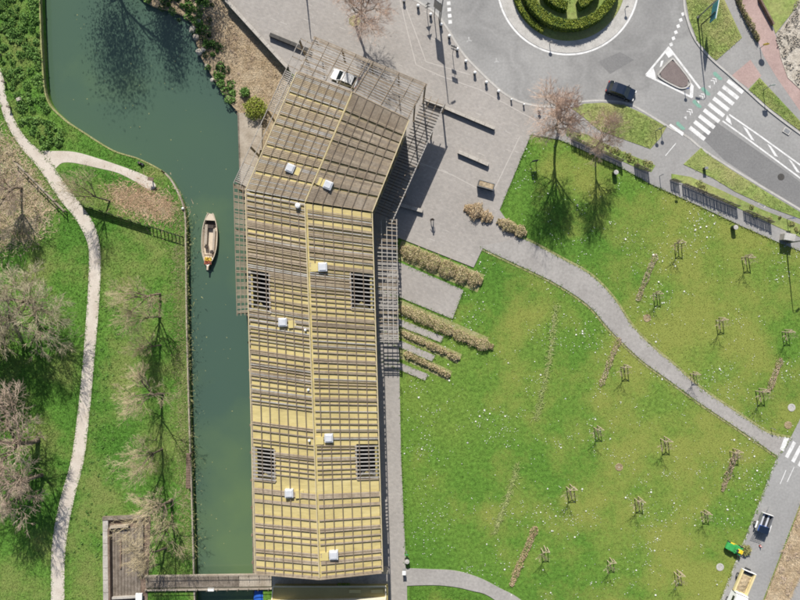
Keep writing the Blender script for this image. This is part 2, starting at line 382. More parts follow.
mat('fence_green', [(.035, .05, .03), (.06, .075, .045)], scale=2, rough=.9)
# murky canal water
wm = mat('canal_water', [(.050, .088, .077), (.058, .102, .075), (.068, .118, .071)], scale=.018, detail=3, rough=.10, bump=.05, bscale=1.6, spec=.45)
t_, b_, s_ = out_color(wm)
n_ = t_.nodes.new('ShaderNodeTexNoise'); n_.inputs['Scale'].default_value = .055; n_.inputs['Detail'].default_value = 5
g_ = t_.nodes.new('ShaderNodeNewGeometry'); t_.links.new(g_.outputs['Position'], n_.inputs['Vector'])
r_ = t_.nodes.new('ShaderNodeMapRange'); r_.inputs[1].default_value = .5; r_.inputs[2].default_value = .72; r_.inputs[4].default_value = .7
sx_ = t_.nodes.new('ShaderNodeSeparateXYZ'); t_.links.new(g_.outputs['Position'], sx_.inputs[0])
my_ = t_.nodes.new('ShaderNodeMapRange'); my_.inputs[1].default_value = 30; my_.inputs[2].default_value = -40; my_.inputs[3].default_value = -.10; my_.inputs[4].default_value = .15
t_.links.new(sx_.outputs[1], my_.inputs[0]); ad_ = t_.nodes.new('ShaderNodeMath'); t_.links.new(n_.outputs['Fac'], ad_.inputs[0]); t_.links.new(my_.outputs[0], ad_.inputs[1])
t_.links.new(ad_.outputs[0], r_.inputs[0])
x_ = t_.nodes.new('ShaderNodeMix'); x_.data_type = 'RGBA'; x_.inputs[7].default_value = (.115, .175, .075, 1)
t_.links.new(r_.outputs[0], x_.inputs[0]); t_.links.new(s_, x_.inputs[6]); t_.links.new(x_.outputs[2], b_.inputs['Base Color'])

# ------------------------------------------------------------------ the setting
WATER_Z = -1.5; BANK_Z = -0.95
west_bank = curve([(36, -160), (39, -40), (40, 0), (42.5, 60), (47, 98), (62, 117), (82, 131), (113, 150), (140, 159), (165, 173), (178, 192), (185, 214), (186, 250), (187, 330), (190, 440), (192, 500), (194, 575), (196, 640), (199, 800)], 6)
east_bank = curve([(96, -120), (110, -70), (122, -30), (146, 2), (172, 11), (190, 21), (195, 38), (200, 55), (209, 71), (218, 86), (230, 103), (238, 112)], 4)
wall_line = [(140, -120), (225, 0), (288, 69)]
struct('canal_bed', MB().slab([(-130, -110), (130, -110), (130, 120), (-130, 120)], -4.0), 'bank_earth')
# water surface as a fine sheet between the banks
struct('water', MB().slab([P(-100, -300, WATER_Z), P(330, -300, WATER_Z), P(330, 900, WATER_Z), P(-100, 900, WATER_Z)], WATER_Z), 'canal_water')
park_poly = W(west_bank) + W([(199, 1000), (-500, 1000), (-500, -500), (36, -500)])
struct('park_ground', MB().slab(park_poly, 0, -3.5), 'park_grass')
bank_poly = W(east_bank, BANK_Z) + W([(239.5, 150), (262, 190), (300, 75), (288, 71)], BANK_Z) + W([(228, -2), (140, -160), (90, -400), (80, -400), (80, -140)], BANK_Z)
struct('canal_bank', MB().slab(bank_poly, BANK_Z, -3.5), 'bank_earth')
lawn_poly = W([(225, 0), (288, 69), (295, 80), (262, 190), (253, 192), (258, 400), (263, 575), (264, 1000), (1400, 1000), (1400, -600), (110, -600), (110, -200), (140, -125)])
struct('lawn', MB().slab(lawn_poly, 0, -3.5), 'lawn_grass')

# roundabout and roads
RC = (568, -16)
def arc(r, a0, a1, n=40, c=RC): return [(c[0] + r * math.cos(R(a0 + (a1 - a0) * i / n)), c[1] + r * math.sin(R(a0 + (a1 - a0) * i / n))) for i in range(n + 1)]
south_kerb = curve([(352, -200), (375, -70), (400, -12), (420, 3), (436, 14), (448, 30), (457, 45), (466, 57.5), (480, 72), (493, 84.5), (506, 95), (521, 102.5), (540, 106.5), (560, 106), (582, 102), (602, 101), (625, 103), (642, 111), (668, 127), (687, 137), (703, 150), (733, 169.5), (770, 192), (805, 213), (900, 272)], 5)
north_kerb = curve([(683, -160), (682, -60), (683.5, 0), (687, 20), (695, 40), (710, 58), (729, 75), (747, 91), (766, 108), (800, 134), (900, 205)], 6)
road_poly = south_kerb + north_kerb[::-1] + [(683, -400), (352, -400)]
struct('roundabout_road', MB().slab(W(road_poly), .02, -.2), 'asphalt_road')
lane_left = [(812, 395), (791, 437), (777, 457), (720, 601), (640, 800)]
lane_right = [(880, 360), (826, 440), (800, 504), (763, 600), (690, 800)]
struct('access_road', MB().slab(W(lane_left + lane_right[::-1]), .02, -.2), 'asphalt_road')
# footways north-east of the road
ne_poly = north_kerb + [(1000, 205), (1000, -400), (683, -400)]
struct('footway_northeast', MB().slab(W(ne_poly), .12, -.2), 'asphalt_footway')
struct('verge_by_sign', MB().slab(W([(684.5, -150), (722, -150), (722, -4), (741.5, 38), (716, 60.5), (711, 57.5), (697, 41), (689, 20), (685.5, 0)]), .17, 0), 'verge_grass')
struct('verge_by_crossing', MB().slab(W([(759, 78), (748.5, 89.5), (768, 107.5), (802, 133), (900, 203), (900, 190), (802, 124)]), .17, 0), 'verge_grass')
struct('pink_path', MB().slab(W([(733, -100), (755, -100), (756, 0), (771, 26), (776, 38), (784, 68), (802, 94), (900, 190), (900, 215), (800, 112), (777, 79), (763, 56), (757, 40), (735, 3)]), .124), 'pink_paving')
struct('pink_patch', MB().slab(W([(731, 76), (750, 60), (761, 76), (748, 88.5)]), .124), 'pink_paving')
struct('verge_northeast', MB().slab(W([(759, -100), (783, -100), (800, 0), (797, 6), (775, 34), (772, 25), (760, 2)]), .17, 0), 'verge_grass')
struct('rubble_ground', MB().slab(W([(800, 0), (797, 7), (776, 35), (780, 58), (787, 78), (802, 92), (900, 180), (900, -80)]), .19, 0), 'stone_rubble')
# footways south of the road
s_foot = [p for p in south_kerb if p[0] > 536]
s_inner = [(900, 300), (805, 253), (782, 244), (741, 226), (700, 206.5), (650, 184), (620, 167), (600, 158), (560, 140), (531, 134.5)]
struct('footway_south', MB().slab(W(s_foot + s_inner), .12, -.2), 'asphalt_footway')
struct('verge_by_trees', MB().slab(W([(572, 109), (584, 104), (602, 103), (624, 105.5), (642, 113.5), (666, 127), (660, 138), (650, 149), (622, 139), (598, 130), (584, 118)]), .17, 0), 'verge_grass')
struct('verge_triangle', MB().slab(W([(683, 164.5), (700.5, 148), (706, 154), (733, 171.5), (770, 194.5), (806, 216), (806, 221), (770, 208), (735, 192), (712, 178)]), .17, 0), 'verge_grass')
struct('verge_fence_west', MB().slab(W([(566, 131), (585, 134), (618, 150), (655, 165.5), (651, 172), (640, 169.5), (610, 156), (566, 136)]), .165, 0), 'verge_grass')
struct('verge_fence_east', MB().slab(W([(671, 174), (690, 177), (720, 190), (760, 209), (806, 227), (806, 240), (775, 226), (735, 207), (700, 190), (671, 179)]), .165, 0), 'verge_grass')
# plaza
plaza_poly = [(226, 0), (288, 69), (297, 78), (300, 90), (330, 200), (376, 214), (380, 240), (398, 238), (473.5, 267.5), (483, 247.5), (487, 248.5), (528, 240), (524, 238), (462, 212), (500, 210), (530, 135)] + [p for p in south_kerb if p[0] <= 537][::-1] + [(352, -400), (100, -400), (141, -122)]
plaza_poly = [(226, 0), (288, 69), (297, 78), (262, 190), (376, 214), (385, 242), (399, 238), (473.5, 267.5), (483, 247.5), (520, 240), (499.5, 210), (531, 134.5)] + [p for p in south_kerb if p[0] <= 537][::-1] + [(352, -400), (100, -400), (141, -122)]
struct('plaza', MB().slab(W(plaza_poly), .12, -.2), 'plaza_paving')
fingers = [[(377, 253), (398, 261.5), (463.5, 290), (452.5, 319), (398, 296.5), (377, 288)], [(377, 309), (400, 319), (443.5, 336.5), (441, 342.5), (400, 326.5), (377, 317)],
           [(377, 329), (400, 340), (435, 355.5), (432, 361.5), (400, 347.5), (377, 338)], [(377, 352), (400, 362.5), (428, 374), (425, 380.5), (400, 370), (377, 360)]]
for f_ in fingers: struct('paved_strip', MB().slab(W(f_), .121, -.1), 'plaza_paving')
struct('east_walk', MB().slab(W([(372, 208), (394, 208), (399, 345), (401, 455), (406, 567), (407, 586), (409, 900), (300, 900), (310, 575), (370, 560), (368, 350)]), .114, -.1), 'plaza_paving')
up_ = curve([(519, 238.5), (528, 241), (560, 258), (590, 275), (613, 298), (631, 325), (651, 346), (675, 366), (700, 388), (740, 415), (768, 433), (790, 438)], 6)
lo_ = curve([(480, 246), (485, 249.5), (520, 266), (555, 283), (588, 305), (611, 331), (640, 359), (670, 381), (700, 403), (740, 430), (777, 456)], 6)
struct('lawn_path', MB().slab(W(up_ + lo_[::-1]), .128, -.05), 'asphalt_path')
struct('path_edge', MB().ribbon(W(up_), .42, .045, shift=.12).ribbon(W(lo_), .42, .045, shift=-.12), 'worn_grass')
struct('south_path', MB().slab(W(curve([(404, 568), (430, 569), (455, 570.5), (478, 577), (500, 588), (524, 602), (580, 650)], 5) + curve([(560, 660), (498, 602), (470, 590), (440, 585), (404, 585.5)], 5)), .126, -.05), 'asphalt_path')
struct('dry_verge', MB().slab(W([(802, 502), (764.5, 600), (700, 780), (730, 780), (789, 600), (806, 562)]), .10, -.1), 'dry_grass')
struct('footway_corner', MB().slab(W([(806, 562), (789, 600), (730, 780), (900, 780), (900, 520)]), .11, -.1), 'asphalt_footway')
# park path (pale sand) and its branch
pl = curve([(-30, 30), (-8, 70), (-2, 95), (6, 122), (20, 146), (40, 170), (60, 200), (72, 214), (82, 230), (88, 245), (89, 262), (88, 290), (86, 320), (83, 360), (78, 410), (71, 460), (60, 500), (52, 545), (51, 600), (52, 700)], 5)
pr = curve([(-22, 30), (1, 70), (6, 95), (14, 118), (26, 138), (46, 157), (70, 190), (81, 204), (93, 222), (99, 240), (101, 262), (100, 290), (98, 320), (94.5, 360), (90, 410), (84, 460), (74, 500), (66, 545), (64.5, 600), (66, 700)], 5)
struct('park_path', MB().slab(W(pl + pr[::-1]), .03, -.05), 'sand_path')
struct('branch_path', MB().slab(W(curve([(36, 152), (52, 151), (75, 152), (100, 159), (118, 165), (132, 170), (148, 177), (156, 186), (149, 190), (136, 182), (118, 173), (98, 168), (75, 163), (62, 163), (54, 169), (44, 166)], 4, True)), .026), 'sand_path')
# kerbs
struct('kerb', MB().ribbon(W(south_kerb), .28, .15, -.1), 'kerb_stone')
struct('kerb', MB().ribbon(W(north_kerb), .28, .15, -.1), 'kerb_stone')
struct('kerb', MB().ribbon(W([(791.5, 437), (777.5, 457), (720.5, 601), (640, 800)]), .18, .06, -.1), 'kerb_stone')
struct('quay_edge', MB().ribbon(W([p for p in west_bank if p[1] < 175]), .2, .05, -.6, shift=-.06), 'worn_grass')
struct('quay_edge', MB().ribbon(W([p for p in west_bank if 170 < p[1] < 640]), .18, .05, -.6, shift=-.05), 'deck_wood')
# darker repairs in the asphalt
struct('asphalt_repair', MB().slab(W([(700, 136), (716, 122), (765, 156), (800, 182), (820, 200), (800, 208), (760, 184), (724, 160)]), .0245), 'asphalt_patch')
struct('asphalt_repair', MB().slab(W([(598, 62), (620, 52), (634, 60), (610, 74)]), .0245), 'asphalt_patch')
# painted markings
mk = MB()
def quadpx(mb, pts, z): mb.face([P(x, y, z) for x, y in pts])
Z1 = .028
def struct_mark(name, mb, m='road_paint'):
    for i, f in enumerate(mb.f):          # every painted face looks up
        a, b, c = (Vector(mb.v[k]) for k in f[:3])
        if (b - a).cross(c - b).z < 0: mb.f[i] = f[::-1]
    return struct(name, mb, m)
for i in range(9):
    cx, cy = 735.2 - 4.75 * i, 86.6 + 5.85 * i; dx, dy = 7.6, 6.0; nx_, ny_ = .62 * 2.0, -.78 * 2.0
    struct_mark('crossing_bar', MB().slab(W([(cx - dx - nx_, cy - dy - ny_), (cx + dx - nx_, cy + dy - ny_), (cx + dx + nx_, cy + dy + ny_), (cx - dx + nx_, cy - dy + ny_)]), Z1))
for i in range(5):
    cx, cy = 784.5 + 6.3 * i, 437 + 4.4 * i
    if i == 0: q = [(cx - 3.2, cy + 12.5), (cx - .4, cy + 13.8), (cx + 4.4, cy), (cx + 1.0, cy - 1.5)]; q = [(779.5, 449), (783, 451.5), (788.5, 438), (784, 436.5)]
    else: q = [(cx - 6, cy + 15), (cx - 3, cy + 17), (cx + 5.2, cy + 1.5), (cx + 2.2, cy - .5)]
    struct_mark('crossing_bar', MB().slab(W(q), Z1 if i else .134))
struct_mark('ring_line', MB().ribbon(W(arc(70.5, 0, 360, 120)[:-1]), .28, Z1, closed=True))
for i in range(6):
    cx, cy = 683 - 2.4 * i, 14 + 6.1 * i
    struct_mark('give_way_dash', MB().slab(W([(cx - 2, cy - .8), (cx + .9, cy - 2.2), (cx + 2, cy + .8), (cx - .9, cy + 2.2)]), Z1))
for i in range(5):
    struct_mark('give_way_dash', MB().slab(W([(446.2 + i * .5, -4.5 + i * 6.2), (449.8 + i * .5, -4.8 + i * 6.2), (450.1 + i * .5, -1.2 + i * 6.2), (446.5 + i * .5, -.9 + i * 6.2)]), Z1))
tri = MB(); tri.ribbon(W([(669, 47), (646, 75)]), .28, Z1).ribbon(W([(669, 48), (700, 88.5)]), .28, Z1).ribbon(W([(646, 75), (692, 97.5)]), .28, Z1)
struct_mark('splitter_line', tri)
for q in ([(669, 46.5), (664.5, 52), (668.5, 58), (673, 55)], [(646, 75.5), (653, 67), (655, 73), (656, 79)], [(690.5, 82), (693.5, 86), (693, 98), (689.5, 96)], [(661, 61), (663.5, 60.5), (661.5, 66.5), (659.5, 67.5)]):
    struct_mark('splitter_patch', MB().slab(W(q), Z1 + .004))
hm = MB(); hm.ribbon(W([(729, 114.5), (760, 136), (800, 165), (900, 238)]), .22, Z1).ribbon(W([(722.5, 121), (742, 135), (765, 152), (800, 178), (900, 250)]), .22, Z1)
struct_mark('median_line', hm)
for q in ([(727, 115), (730, 119), (732, 125.5), (725.5, 120)], [(742.5, 126), (747, 129), (754.5, 141), (751, 139.5)], [(767, 143.5), (771, 146.5), (778, 157), (774.5, 156)], [(788, 158.5), (792, 161.5), (800, 173), (796.5, 172)]):
    struct_mark('median_chevron', MB().slab(W(q), Z1 + .004))
for cx, cy in ((717.5, 76), (705.8, 91.5), (697, 104), (680.5, 126)):
    struct_mark('cycle_patch', MB().slab(W([(cx - 4.5, cy - 3.6), (cx - 2.2, cy - 4.4), (cx + 4.6, cy + 2.4), (cx + 4.2, cy + 4.0), (cx + 1.2, cy + 3.8), (cx - 4.4, cy - 1.4)]), Z1), 'green_paint')
ch = []
for cx, cy in ((713, 82), (701.5, 97.5), (689, 113)):
    m_ = MB()
    for k in (0, 1):      # two chevrons and a bicycle-like triangle, pointing up the road
        ox, oy = cx + k * 1.7, cy - k * 2.0
        m_.ribbon(W([(ox - 2.4, oy - 1.6), (ox + 1.0, oy - 1.2), (ox + 1.4, oy + 2.2)]), .13, Z1)
    m_.slab(W([(cx - 5.5, cy + 4.2), (cx - 2.6, cy + 3.2), (cx - 2.4, cy + 6.6)]), Z1)
    struct_mark('cycle_symbol', m_)
struct_mark('stop_strip', MB().slab(W([(668.5, 125.5), (670.2, 124), (683.5, 133), (682, 136.5)]), .155))
struct_mark('thin_line', MB().ribbon(W([(675.5, 143.5), (665, 156)]), .10, .128))
struct_mark('thin_line', MB().ribbon(W([(786, 470), (780, 484)]), .10, Z1).ribbon(W([(794, 467), (787, 482)]), .10, Z1))
for cx, cy in ((469, 40), (496.5, 61)):
    m_ = MB()
    for k in range(3):
        a_ = k * 2.1 + .4; m_.ribbon(W([(cx, cy), (cx + 3 * math.cos(a_), cy + 3 * math.sin(a_))]), .2, Z1 + .001 * k)
    struct_mark('worn_arrow', m_, 'worn_paint')
# joint lines in the plaza
for pts in ([(382, 152), (420, 163), (452, 175), (480, 190)], [(519.5, 137), (494, 190)], [(400, 0), (405, 22), (416, 65), (440, 76), (480, 90), (536, 121)], [(405, 5), (418, 40), (426, 62), (470, 75)], [(392, 218), (420, 162)]):
    struct('paving_joint', MB().ribbon(W(pts), .13, .127), 'joint_stone')
dj = MB()
for k in range(150):
    x, y = random.uniform(232, 530), random.uniform(0, 262)
    L_ = random.uniform(2, 7); dj_pts = [(x, y), (x + L_, y + L_ * .42)]
    if inside(np.array([x, x + L_]), np.array([y, y + L_ * .42]), plaza_poly).all(): dj.ribbon(W(dj_pts), random.uniform(.06, .11), .1255)
tag(dj.build('joint_flecks', 'joint_stone'), 'short pale stone dashes set in the plaza paving', 'paving', kind='stuff')
# manholes, drains
for x, y, r_ in ((781, 177, .5),):
    struct('manhole', MB().lathe(P(x, y, .02), [(r_, 0), (r_, .012)], 16), 'dark_stone')
for x, y in ((787, 131), (762.5, 204)):
    m_ = MB().box(P(x, y, .135), (1.1, .8, .02), R(-32)); struct('drain_frame', m_, 'kerb_stone')
    struct('drain_grate', MB().box(P(x, y, .15), (.8, .55, .02), R(-32)), 'metal_grey')
for x, y, c in ((791.5, 407.5, 'kerb_stone'), (720, 567, 'kerb_stone'), (788, 425, 'dry_grass'), (619, 467, 'dry_grass'), (647, 318, 'dry_grass')):
    struct('manhole_ring', MB().lathe(P(x, y, .01), [(.55, 0), (.55, .05), (.34, .055), (.34, .02)], 18), c)
# ------------------------------------------------------------------ the long timber-and-yellow hall
EZ, RZ = 8.2, 9.5
hall = thing('hall_building', 'long bent hall with yellow ridged roof under brown timber slats beside the canal', 'building', P(312, 380, 0))
HL = Vector(hall.location)
def hb(mb, name, m, parent=None, **k):
    """build in world coordinates, then hang under the hall"""
    o = mb.build(name, m, None, **k)
    root = parent or hall
    o.parent = root
    o.matrix_parent_inverse = Matrix.Translation(-HL)
    return o
def patch(a, b, c, d):
    """a eave/start, b ridge/start, c eave/end, d ridge/end -> f(u, v, lift)"""
    a, b, c, d = (P(*q) for q in (a, b, c, d))
    return lambda u, v, l=0.0: (a * (1 - u) + b * u) * (1 - v) + (c * (1 - u) + d * u) * v + Vector((0, 0, l))
LLp = patch((247, 192, EZ), (305, 203, RZ), (256.5, 572, EZ), (319.5, 577.5, RZ))
LRp = patch((371, 213, EZ), (305, 203, RZ), (381.5, 571, EZ), (319.5, 577.5, RZ))
ULp = patch((298, 73, EZ), (352, 93, RZ), (247, 191, EZ), (305, 202, RZ))
URp = patch((408, 120, EZ), (352, 93, RZ), (371, 212, EZ), (305, 202, RZ))
XLp = patch((315, 37, EZ), (371, 61, RZ), (298.5, 72, EZ), (352, 92.5, RZ))
XRp = patch((427, 84.5, EZ), (371, 61, RZ), (408.5, 119.5, EZ), (352, 92.5, RZ))
def roof_piece(f, u0, u1, v0, v1, nv=1):
    m_ = MB(); T = .16
    for k in range(nv):
        a, b = v0 + (v1 - v0) * k / nv, v0 + (v1 - v0) * (k + 1) / nv
        top = [f(u0, a), f(u1, a), f(u1, b), f(u0, b)]; bot = [p - Vector((0, 0, T)) for p in top]
        m_.face(top); m_.face(bot[::-1])
        for i in range(4):
            j = (i + 1) % 4; m_.face([top[i], bot[i], bot[j], top[j]])
    return hb(m_, 'roof_panel', 'roof_yellow')
OPN = {0: [(.205, .312), (.668, .757)], 1: [(.172, .275), (.645, .742)]}   # open wells at the eaves of both halves
UW = .345
for f, key in ((LLp, 0), (LRp, 1)):
    (a0, a1), (b0, b1) = OPN[key]
    roof_piece(f, 0, 1, 0, a0, 3); roof_piece(f, UW, 1, a0, a1); roof_piece(f, 0, 1, a1, b0, 4); roof_piece(f, UW, 1, b0, b1); roof_piece(f, 0, 1, b1, 1, 3)
roof_piece(ULp, 0, 1, 0, 1, 3); roof_piece(URp, 0, 1, 0, 1, 3)
# slats: every one its own piece, sharing one unit mesh per material
def unit_bar(m):
    me = MB().box((0, 0, 0), (1, 1, 1)).build('slat', m); d = me.data; bpy.data.objects.remove(me); return d
UNIT = {m: unit_bar(m) for m in ('slat_wood', 'slat_grey', 'slat_dark', 'beam_dark', 'deck_wood', 'old_wood', 'roof_trim', 'fence_green', 'ridge_cream', 'metal_dark')}
def piece(name, p, q, wd, h, m, parent, root_loc):
    p = Vector(p); q = Vector(q); d = q - p
    o = bpy.data.objects.new(name, UNIT[m]); COL.objects.link(o); o.parent = parent
    x = d.normalized(); s_ = Vector((0, 0, 1)).cross(x).normalized() if abs(x.z) < .99 else Vector((0, 1, 0)); z = x.cross(s_)
    M_ = Matrix((x, s_, z)).transposed().to_4x4()
    o.matrix_local = Matrix.Translation((p + q) / 2 - root_loc) @ M_ @ Matrix.Diagonal((d.length, wd, h, 1))
    return o
SLATS = []     # (p, q, width, material) -> longest 300 become pieces of their own
def slat(p, q, wd=.17, m='slat_wood', h=.07): SLATS.append((p, q, wd, m, h))
TL = .17
def groups(spec):
    return spec
rs = random.Random(11)
def run_groups(v_len, dens, wd):
    """positions (metres) of slats in irregular groups with gaps between"""
    out = []; s = .15
    while s < v_len - .1:
        k = rs.choice((1, 1, 2, 2, 3, 4)) if dens(s / v_len) > .6 else rs.choice((1, 1, 1, 2, 2, 3))
        for _ in range(k):
            if s < v_len - .1: out.append(s)
            s += wd * rs.uniform(1.1, 1.45)
        s += rs.uniform(.12, .75) * (1.3 - dens(s / v_len)) + .05
    return out
Llow = (LLp(0, 1) - LLp(0, 0)).length
ddl = lambda v: .95 if v < .10 else (.80 if v < .22 else (.62 if v < .52 else .45))
pos_l = [s for s in run_groups(Llow, ddl, .16) if s / Llow < .74]
bottom = [488, 489.9, 491.6, 499, 500.6, 514, 523, 525.4, 532.5, 538.5, 548.5, 550.8, 556.2, 558.2, 566.2, 575]
pos_b = [(y - 192) / 380 for y in bottom]
rs.seed(5)
for f, key in ((LLp, 0), (LRp, 1)):
    for s in pos_l:
        v = min(.745, max(.004, s / Llow + rs.uniform(-.0006, .0006)))
        inw = any(a < v < b for a, b in OPN[key])
        if rs.random() < .10 and not inw: continue
        ra = rs.random(); m_ = 'slat_wood' if ra < .62 else ('slat_grey' if ra < .8 else 'slat_dark')
        slat(f(UW if inw else -.012, v + rs.uniform(-.0006, .0006), TL), f(.965 if key else .992, v + rs.uniform(-.0006, .0006), TL), .13 * rs.uniform(.7, 1.3), m_)
    for v in pos_b:
        if v > .757: slat(f(-.012, min(v, .998), TL), f(.965 if key else .992, min(v, .998), TL), .2, 'slat_wood')
    for a, b in OPN[key]:      # extra lattice over the wells
        n_ = 9
        for k in range(n_): slat(f(-.02, a + (b - a) * (k + .5) / n_, TL + .004), f(UW + .02, a + (b - a) * (k + .5) / n_, TL + .004), .15, 'slat_grey')
Lup = (ULp(0, 1) - ULp(0, 0)).length
pos_u = []; s = .1
while s < Lup - .1:
    k = rs.choice((5, 7, 9, 12))
    for _ in range(k):
        if s < Lup - .1: pos_u.append(s)
        s += .225
    s += rs.choice((.22, .3, .4))
for f, key in ((ULp, 0), (URp, 1)):
    for s in pos_u:
        slat(f(-.012, s / Lup, TL), f(.985, s / Lup, TL), .135 if not key else .15, ('slat_wood' if rs.random() < .7 else 'slat_grey') if not key else ('slat_wood' if rs.random() < .25 else 'slat_dark'))  # darker slat colours on the right slope paint in its shade, facing off the sun
# open pergola at the square end: close slats at the canal corner, a dense band, light frame elsewhere
Lx = (XLp(0, 1) - XLp(0, 0)).length
for k in range(int(Lx / .27)):
    v = (k + .5) * .27 / Lx
    slat(XLp(-.01, v, TL), XLp(.06 + .52 * v, v, TL), .13, 'slat_grey' if k % 3 else 'slat_dark')
for f in (XLp, XRp):
    for v in (.012, .055): slat(f(-.012, v, TL), f(1, v, TL), .15, 'slat_dark')
    for k in range(6):
        slat(f(.1 if f is XLp else -.01, .36 + .032 * k, TL), f(.99, .36 + .032 * k, TL), .13, 'slat_dark' if k % 2 else 'slat_grey')
    for v in (.2, .94, .97): slat(f(-.01, v, TL), f(.99, v, TL), .11, 'slat_grey')
for k in range(16): slat(XRp(.45, .42 + .036 * k, TL + .003), XRp(.985, .42 + .036 * k, TL + .003), .11, 'slat_grey' if k % 2 else 'slat_dark')
for k in range(10): slat(XRp(.02, .10 + .09 * k, TL + .003), XRp(.5, .10 + .09 * k, TL + .003), .05, 'slat_grey')
for f in (XLp, XRp):
    for k in range(int(Lx / .30)):
        v = .03 + .94 * k / int(Lx / .30)
        slat(f(-.005, v, TL - .004), f(.44 if f is XLp and .5 < v < .93 else .99, v, TL - .004), .085, 'slat_dark' if k % 4 else 'slat_grey')
# side trellises, lower than the roof
TZ = 4.4
WLp = patch((233.5, 183, TZ), (247.5, 186, TZ), (237, 316, TZ), (249, 315, TZ))      # over the water
WUp = patch((300.5, 37.5, TZ + 1.5), (314, 44, TZ + 1.5), (233.5, 183, TZ + .2), (248, 189, TZ + .2))
EUp = patch((445.5, 101.5, TZ), (424, 94, TZ), (392, 222, TZ), (372.5, 214, TZ))
ELp = patch((397, 219, TZ), (376, 217, TZ), (398.5, 343, TZ), (379, 343, TZ))
s = 0.2; Lw = (WLp(0, 1) - WLp(0, 0)).length
while s < Lw - .1:
    for _ in range(rs.choice((1, 2, 2, 3, 4))):
        if s < Lw - .1: slat(WLp(-.02, s / Lw), WLp(1, s / Lw), .13, 'slat_dark')
        s += .21
    s += rs.uniform(.12, .45)
s = .2; Lw = (ELp(0, 1) - ELp(0, 0)).length
while s < Lw - .1:
    for _ in range(rs.choice((1, 1, 2, 2, 3))):
        if s < Lw - .1:
            w0 = .5 if s / Lw < .1 else 1.0
            slat(ELp(-.02, s / Lw + rs.uniform(-.003, .003)), ELp(w0, s / Lw + rs.uniform(-.003, .003)), .13, 'slat_grey' if rs.random() < .5 else 'slat_dark')
        s += .20
    s += rs.uniform(.15, .5)
Lw = (WUp(0, 1) - WUp(0, 0)).length
for k in range(int(Lw / .26)):
    v = (k + .5) * .26 / Lw
    if .22 < v < .5 or .86 < v: slat(WUp(0, v), WUp(1, v), .12, 'slat_grey')
    elif k % 5 == 0: slat(WUp(0, v), WUp(1, v), .09, 'slat_dark')
Lw = (EUp(0, 1) - EUp(0, 0)).length
for k in range(int(Lw / 1.15)): slat(EUp(0, (k + .5) * 1.15 / Lw), EUp(1, (k + .5) * 1.15 / Lw), .08, 'slat_dark')
for k in range(int(Lw / .44)):      # boards on edge: thin from above, close to the low sun
    v = .05 + .95 * k / int(Lw / .44); slat(EUp(0, v), EUp(.92, v), .03, 'metal_dark', .42)
SLATS.sort(key=lambda t: -((Vector(t[1]) - Vector(t[0])).length) * t[2])
rest = {}
for i, (p, q, wd, m_, h_) in enumerate(SLATS):
    if i < 300: piece('slat', p, q, wd, h_, m_, hall, HL)
    else: rest.setdefault(m_, MB()).bar(p, q, wd, h_)
for m_, b in rest.items():
    o = hb(b, 'slat_field', m_); o['kind'] = 'stuff'
# long rails above the slats
def rail(f, u, v0=0.0, v1=1.0, wd=.10, l=TL + .075, m='beam_dark'): piece('rail', f(u, v0, l), f(u, v1, l), wd, .08, m, hall, HL)
for k in range(1, 7):
    u = k / 6.8 + .0; rail(LLp, u); rail(LRp, u); rail(ULp, u); rail(URp, u)
for u in (.02, .5, .96): rail(XLp, u, m='slat_dark'); rail(XRp, u, m='slat_dark')
for u in (.25, .74): rail(XLp, u, wd=.07, m='slat_dark'); rail(XRp, u, wd=.07, m='slat_dark')
for f in (WLp,):
    for u in (.02, .35, .68, .97): rail(f, u, wd=.08, l=.085, m='slat_dark')
for u in (.02, .5, .97): rail(WUp, u, wd=.09, l=.085, m='slat_grey')
for u in (.02, .25, .5, .75): rail(ELp, u, wd=.09, l=.085, m='slat_grey')
rail(EUp, 0, wd=.15, l=.09, m='slat_grey'); rail(EUp, .33, wd=.09, l=.085, m='slat_dark'); rail(EUp, .66, wd=.09, l=.085, m='slat_dark')
# ridge caps, eaves gutters, verge trims
def trim(name, p, q, wd, h, m='roof_trim'): return piece(name, p, q, wd, h, m, hall, HL)
trim('ridge_cap', LLp(1, 0, TL + .10), LLp(1, 1, TL + .06), .13, .06, 'ridge_cream'); trim('ridge_cap', ULp(1, 0, TL + .12), ULp(1, .995, TL + .08), .13, .06, 'ridge_cream')
for f in (LLp, LRp, URp, ULp): trim('gutter', f(-.02, 0, .2), f(-.02, 1, .16), .13, .2, 'ridge_cream')
trim('verge_board', ULp(0, -.006, .14), ULp(1, -.006, .14), .14, .26, 'slat_wood'); trim('verge_board', URp(0, -.006, .14), URp(1, -.006, .14), .14, .26, 'slat_wood')
trim('verge_board', LLp(0, 1.003, .1), LLp(1, 1.003, .1), .2, .26, 'slat_wood'); trim('verge_board', LRp(0, 1.003, .1), LRp(1, 1.003, .1), .2, .26, 'slat_wood')
for f, key in ((LLp, 0), (LRp, 1)):
    for a, b in OPN[key]: trim('well_trim', f(UW, a, .1), f(UW, b, .1), .1, .2, 'slat_wood'); trim('well_trim', f(0, b, .1), f(UW, b, .1), .1, .2, 'slat_wood')
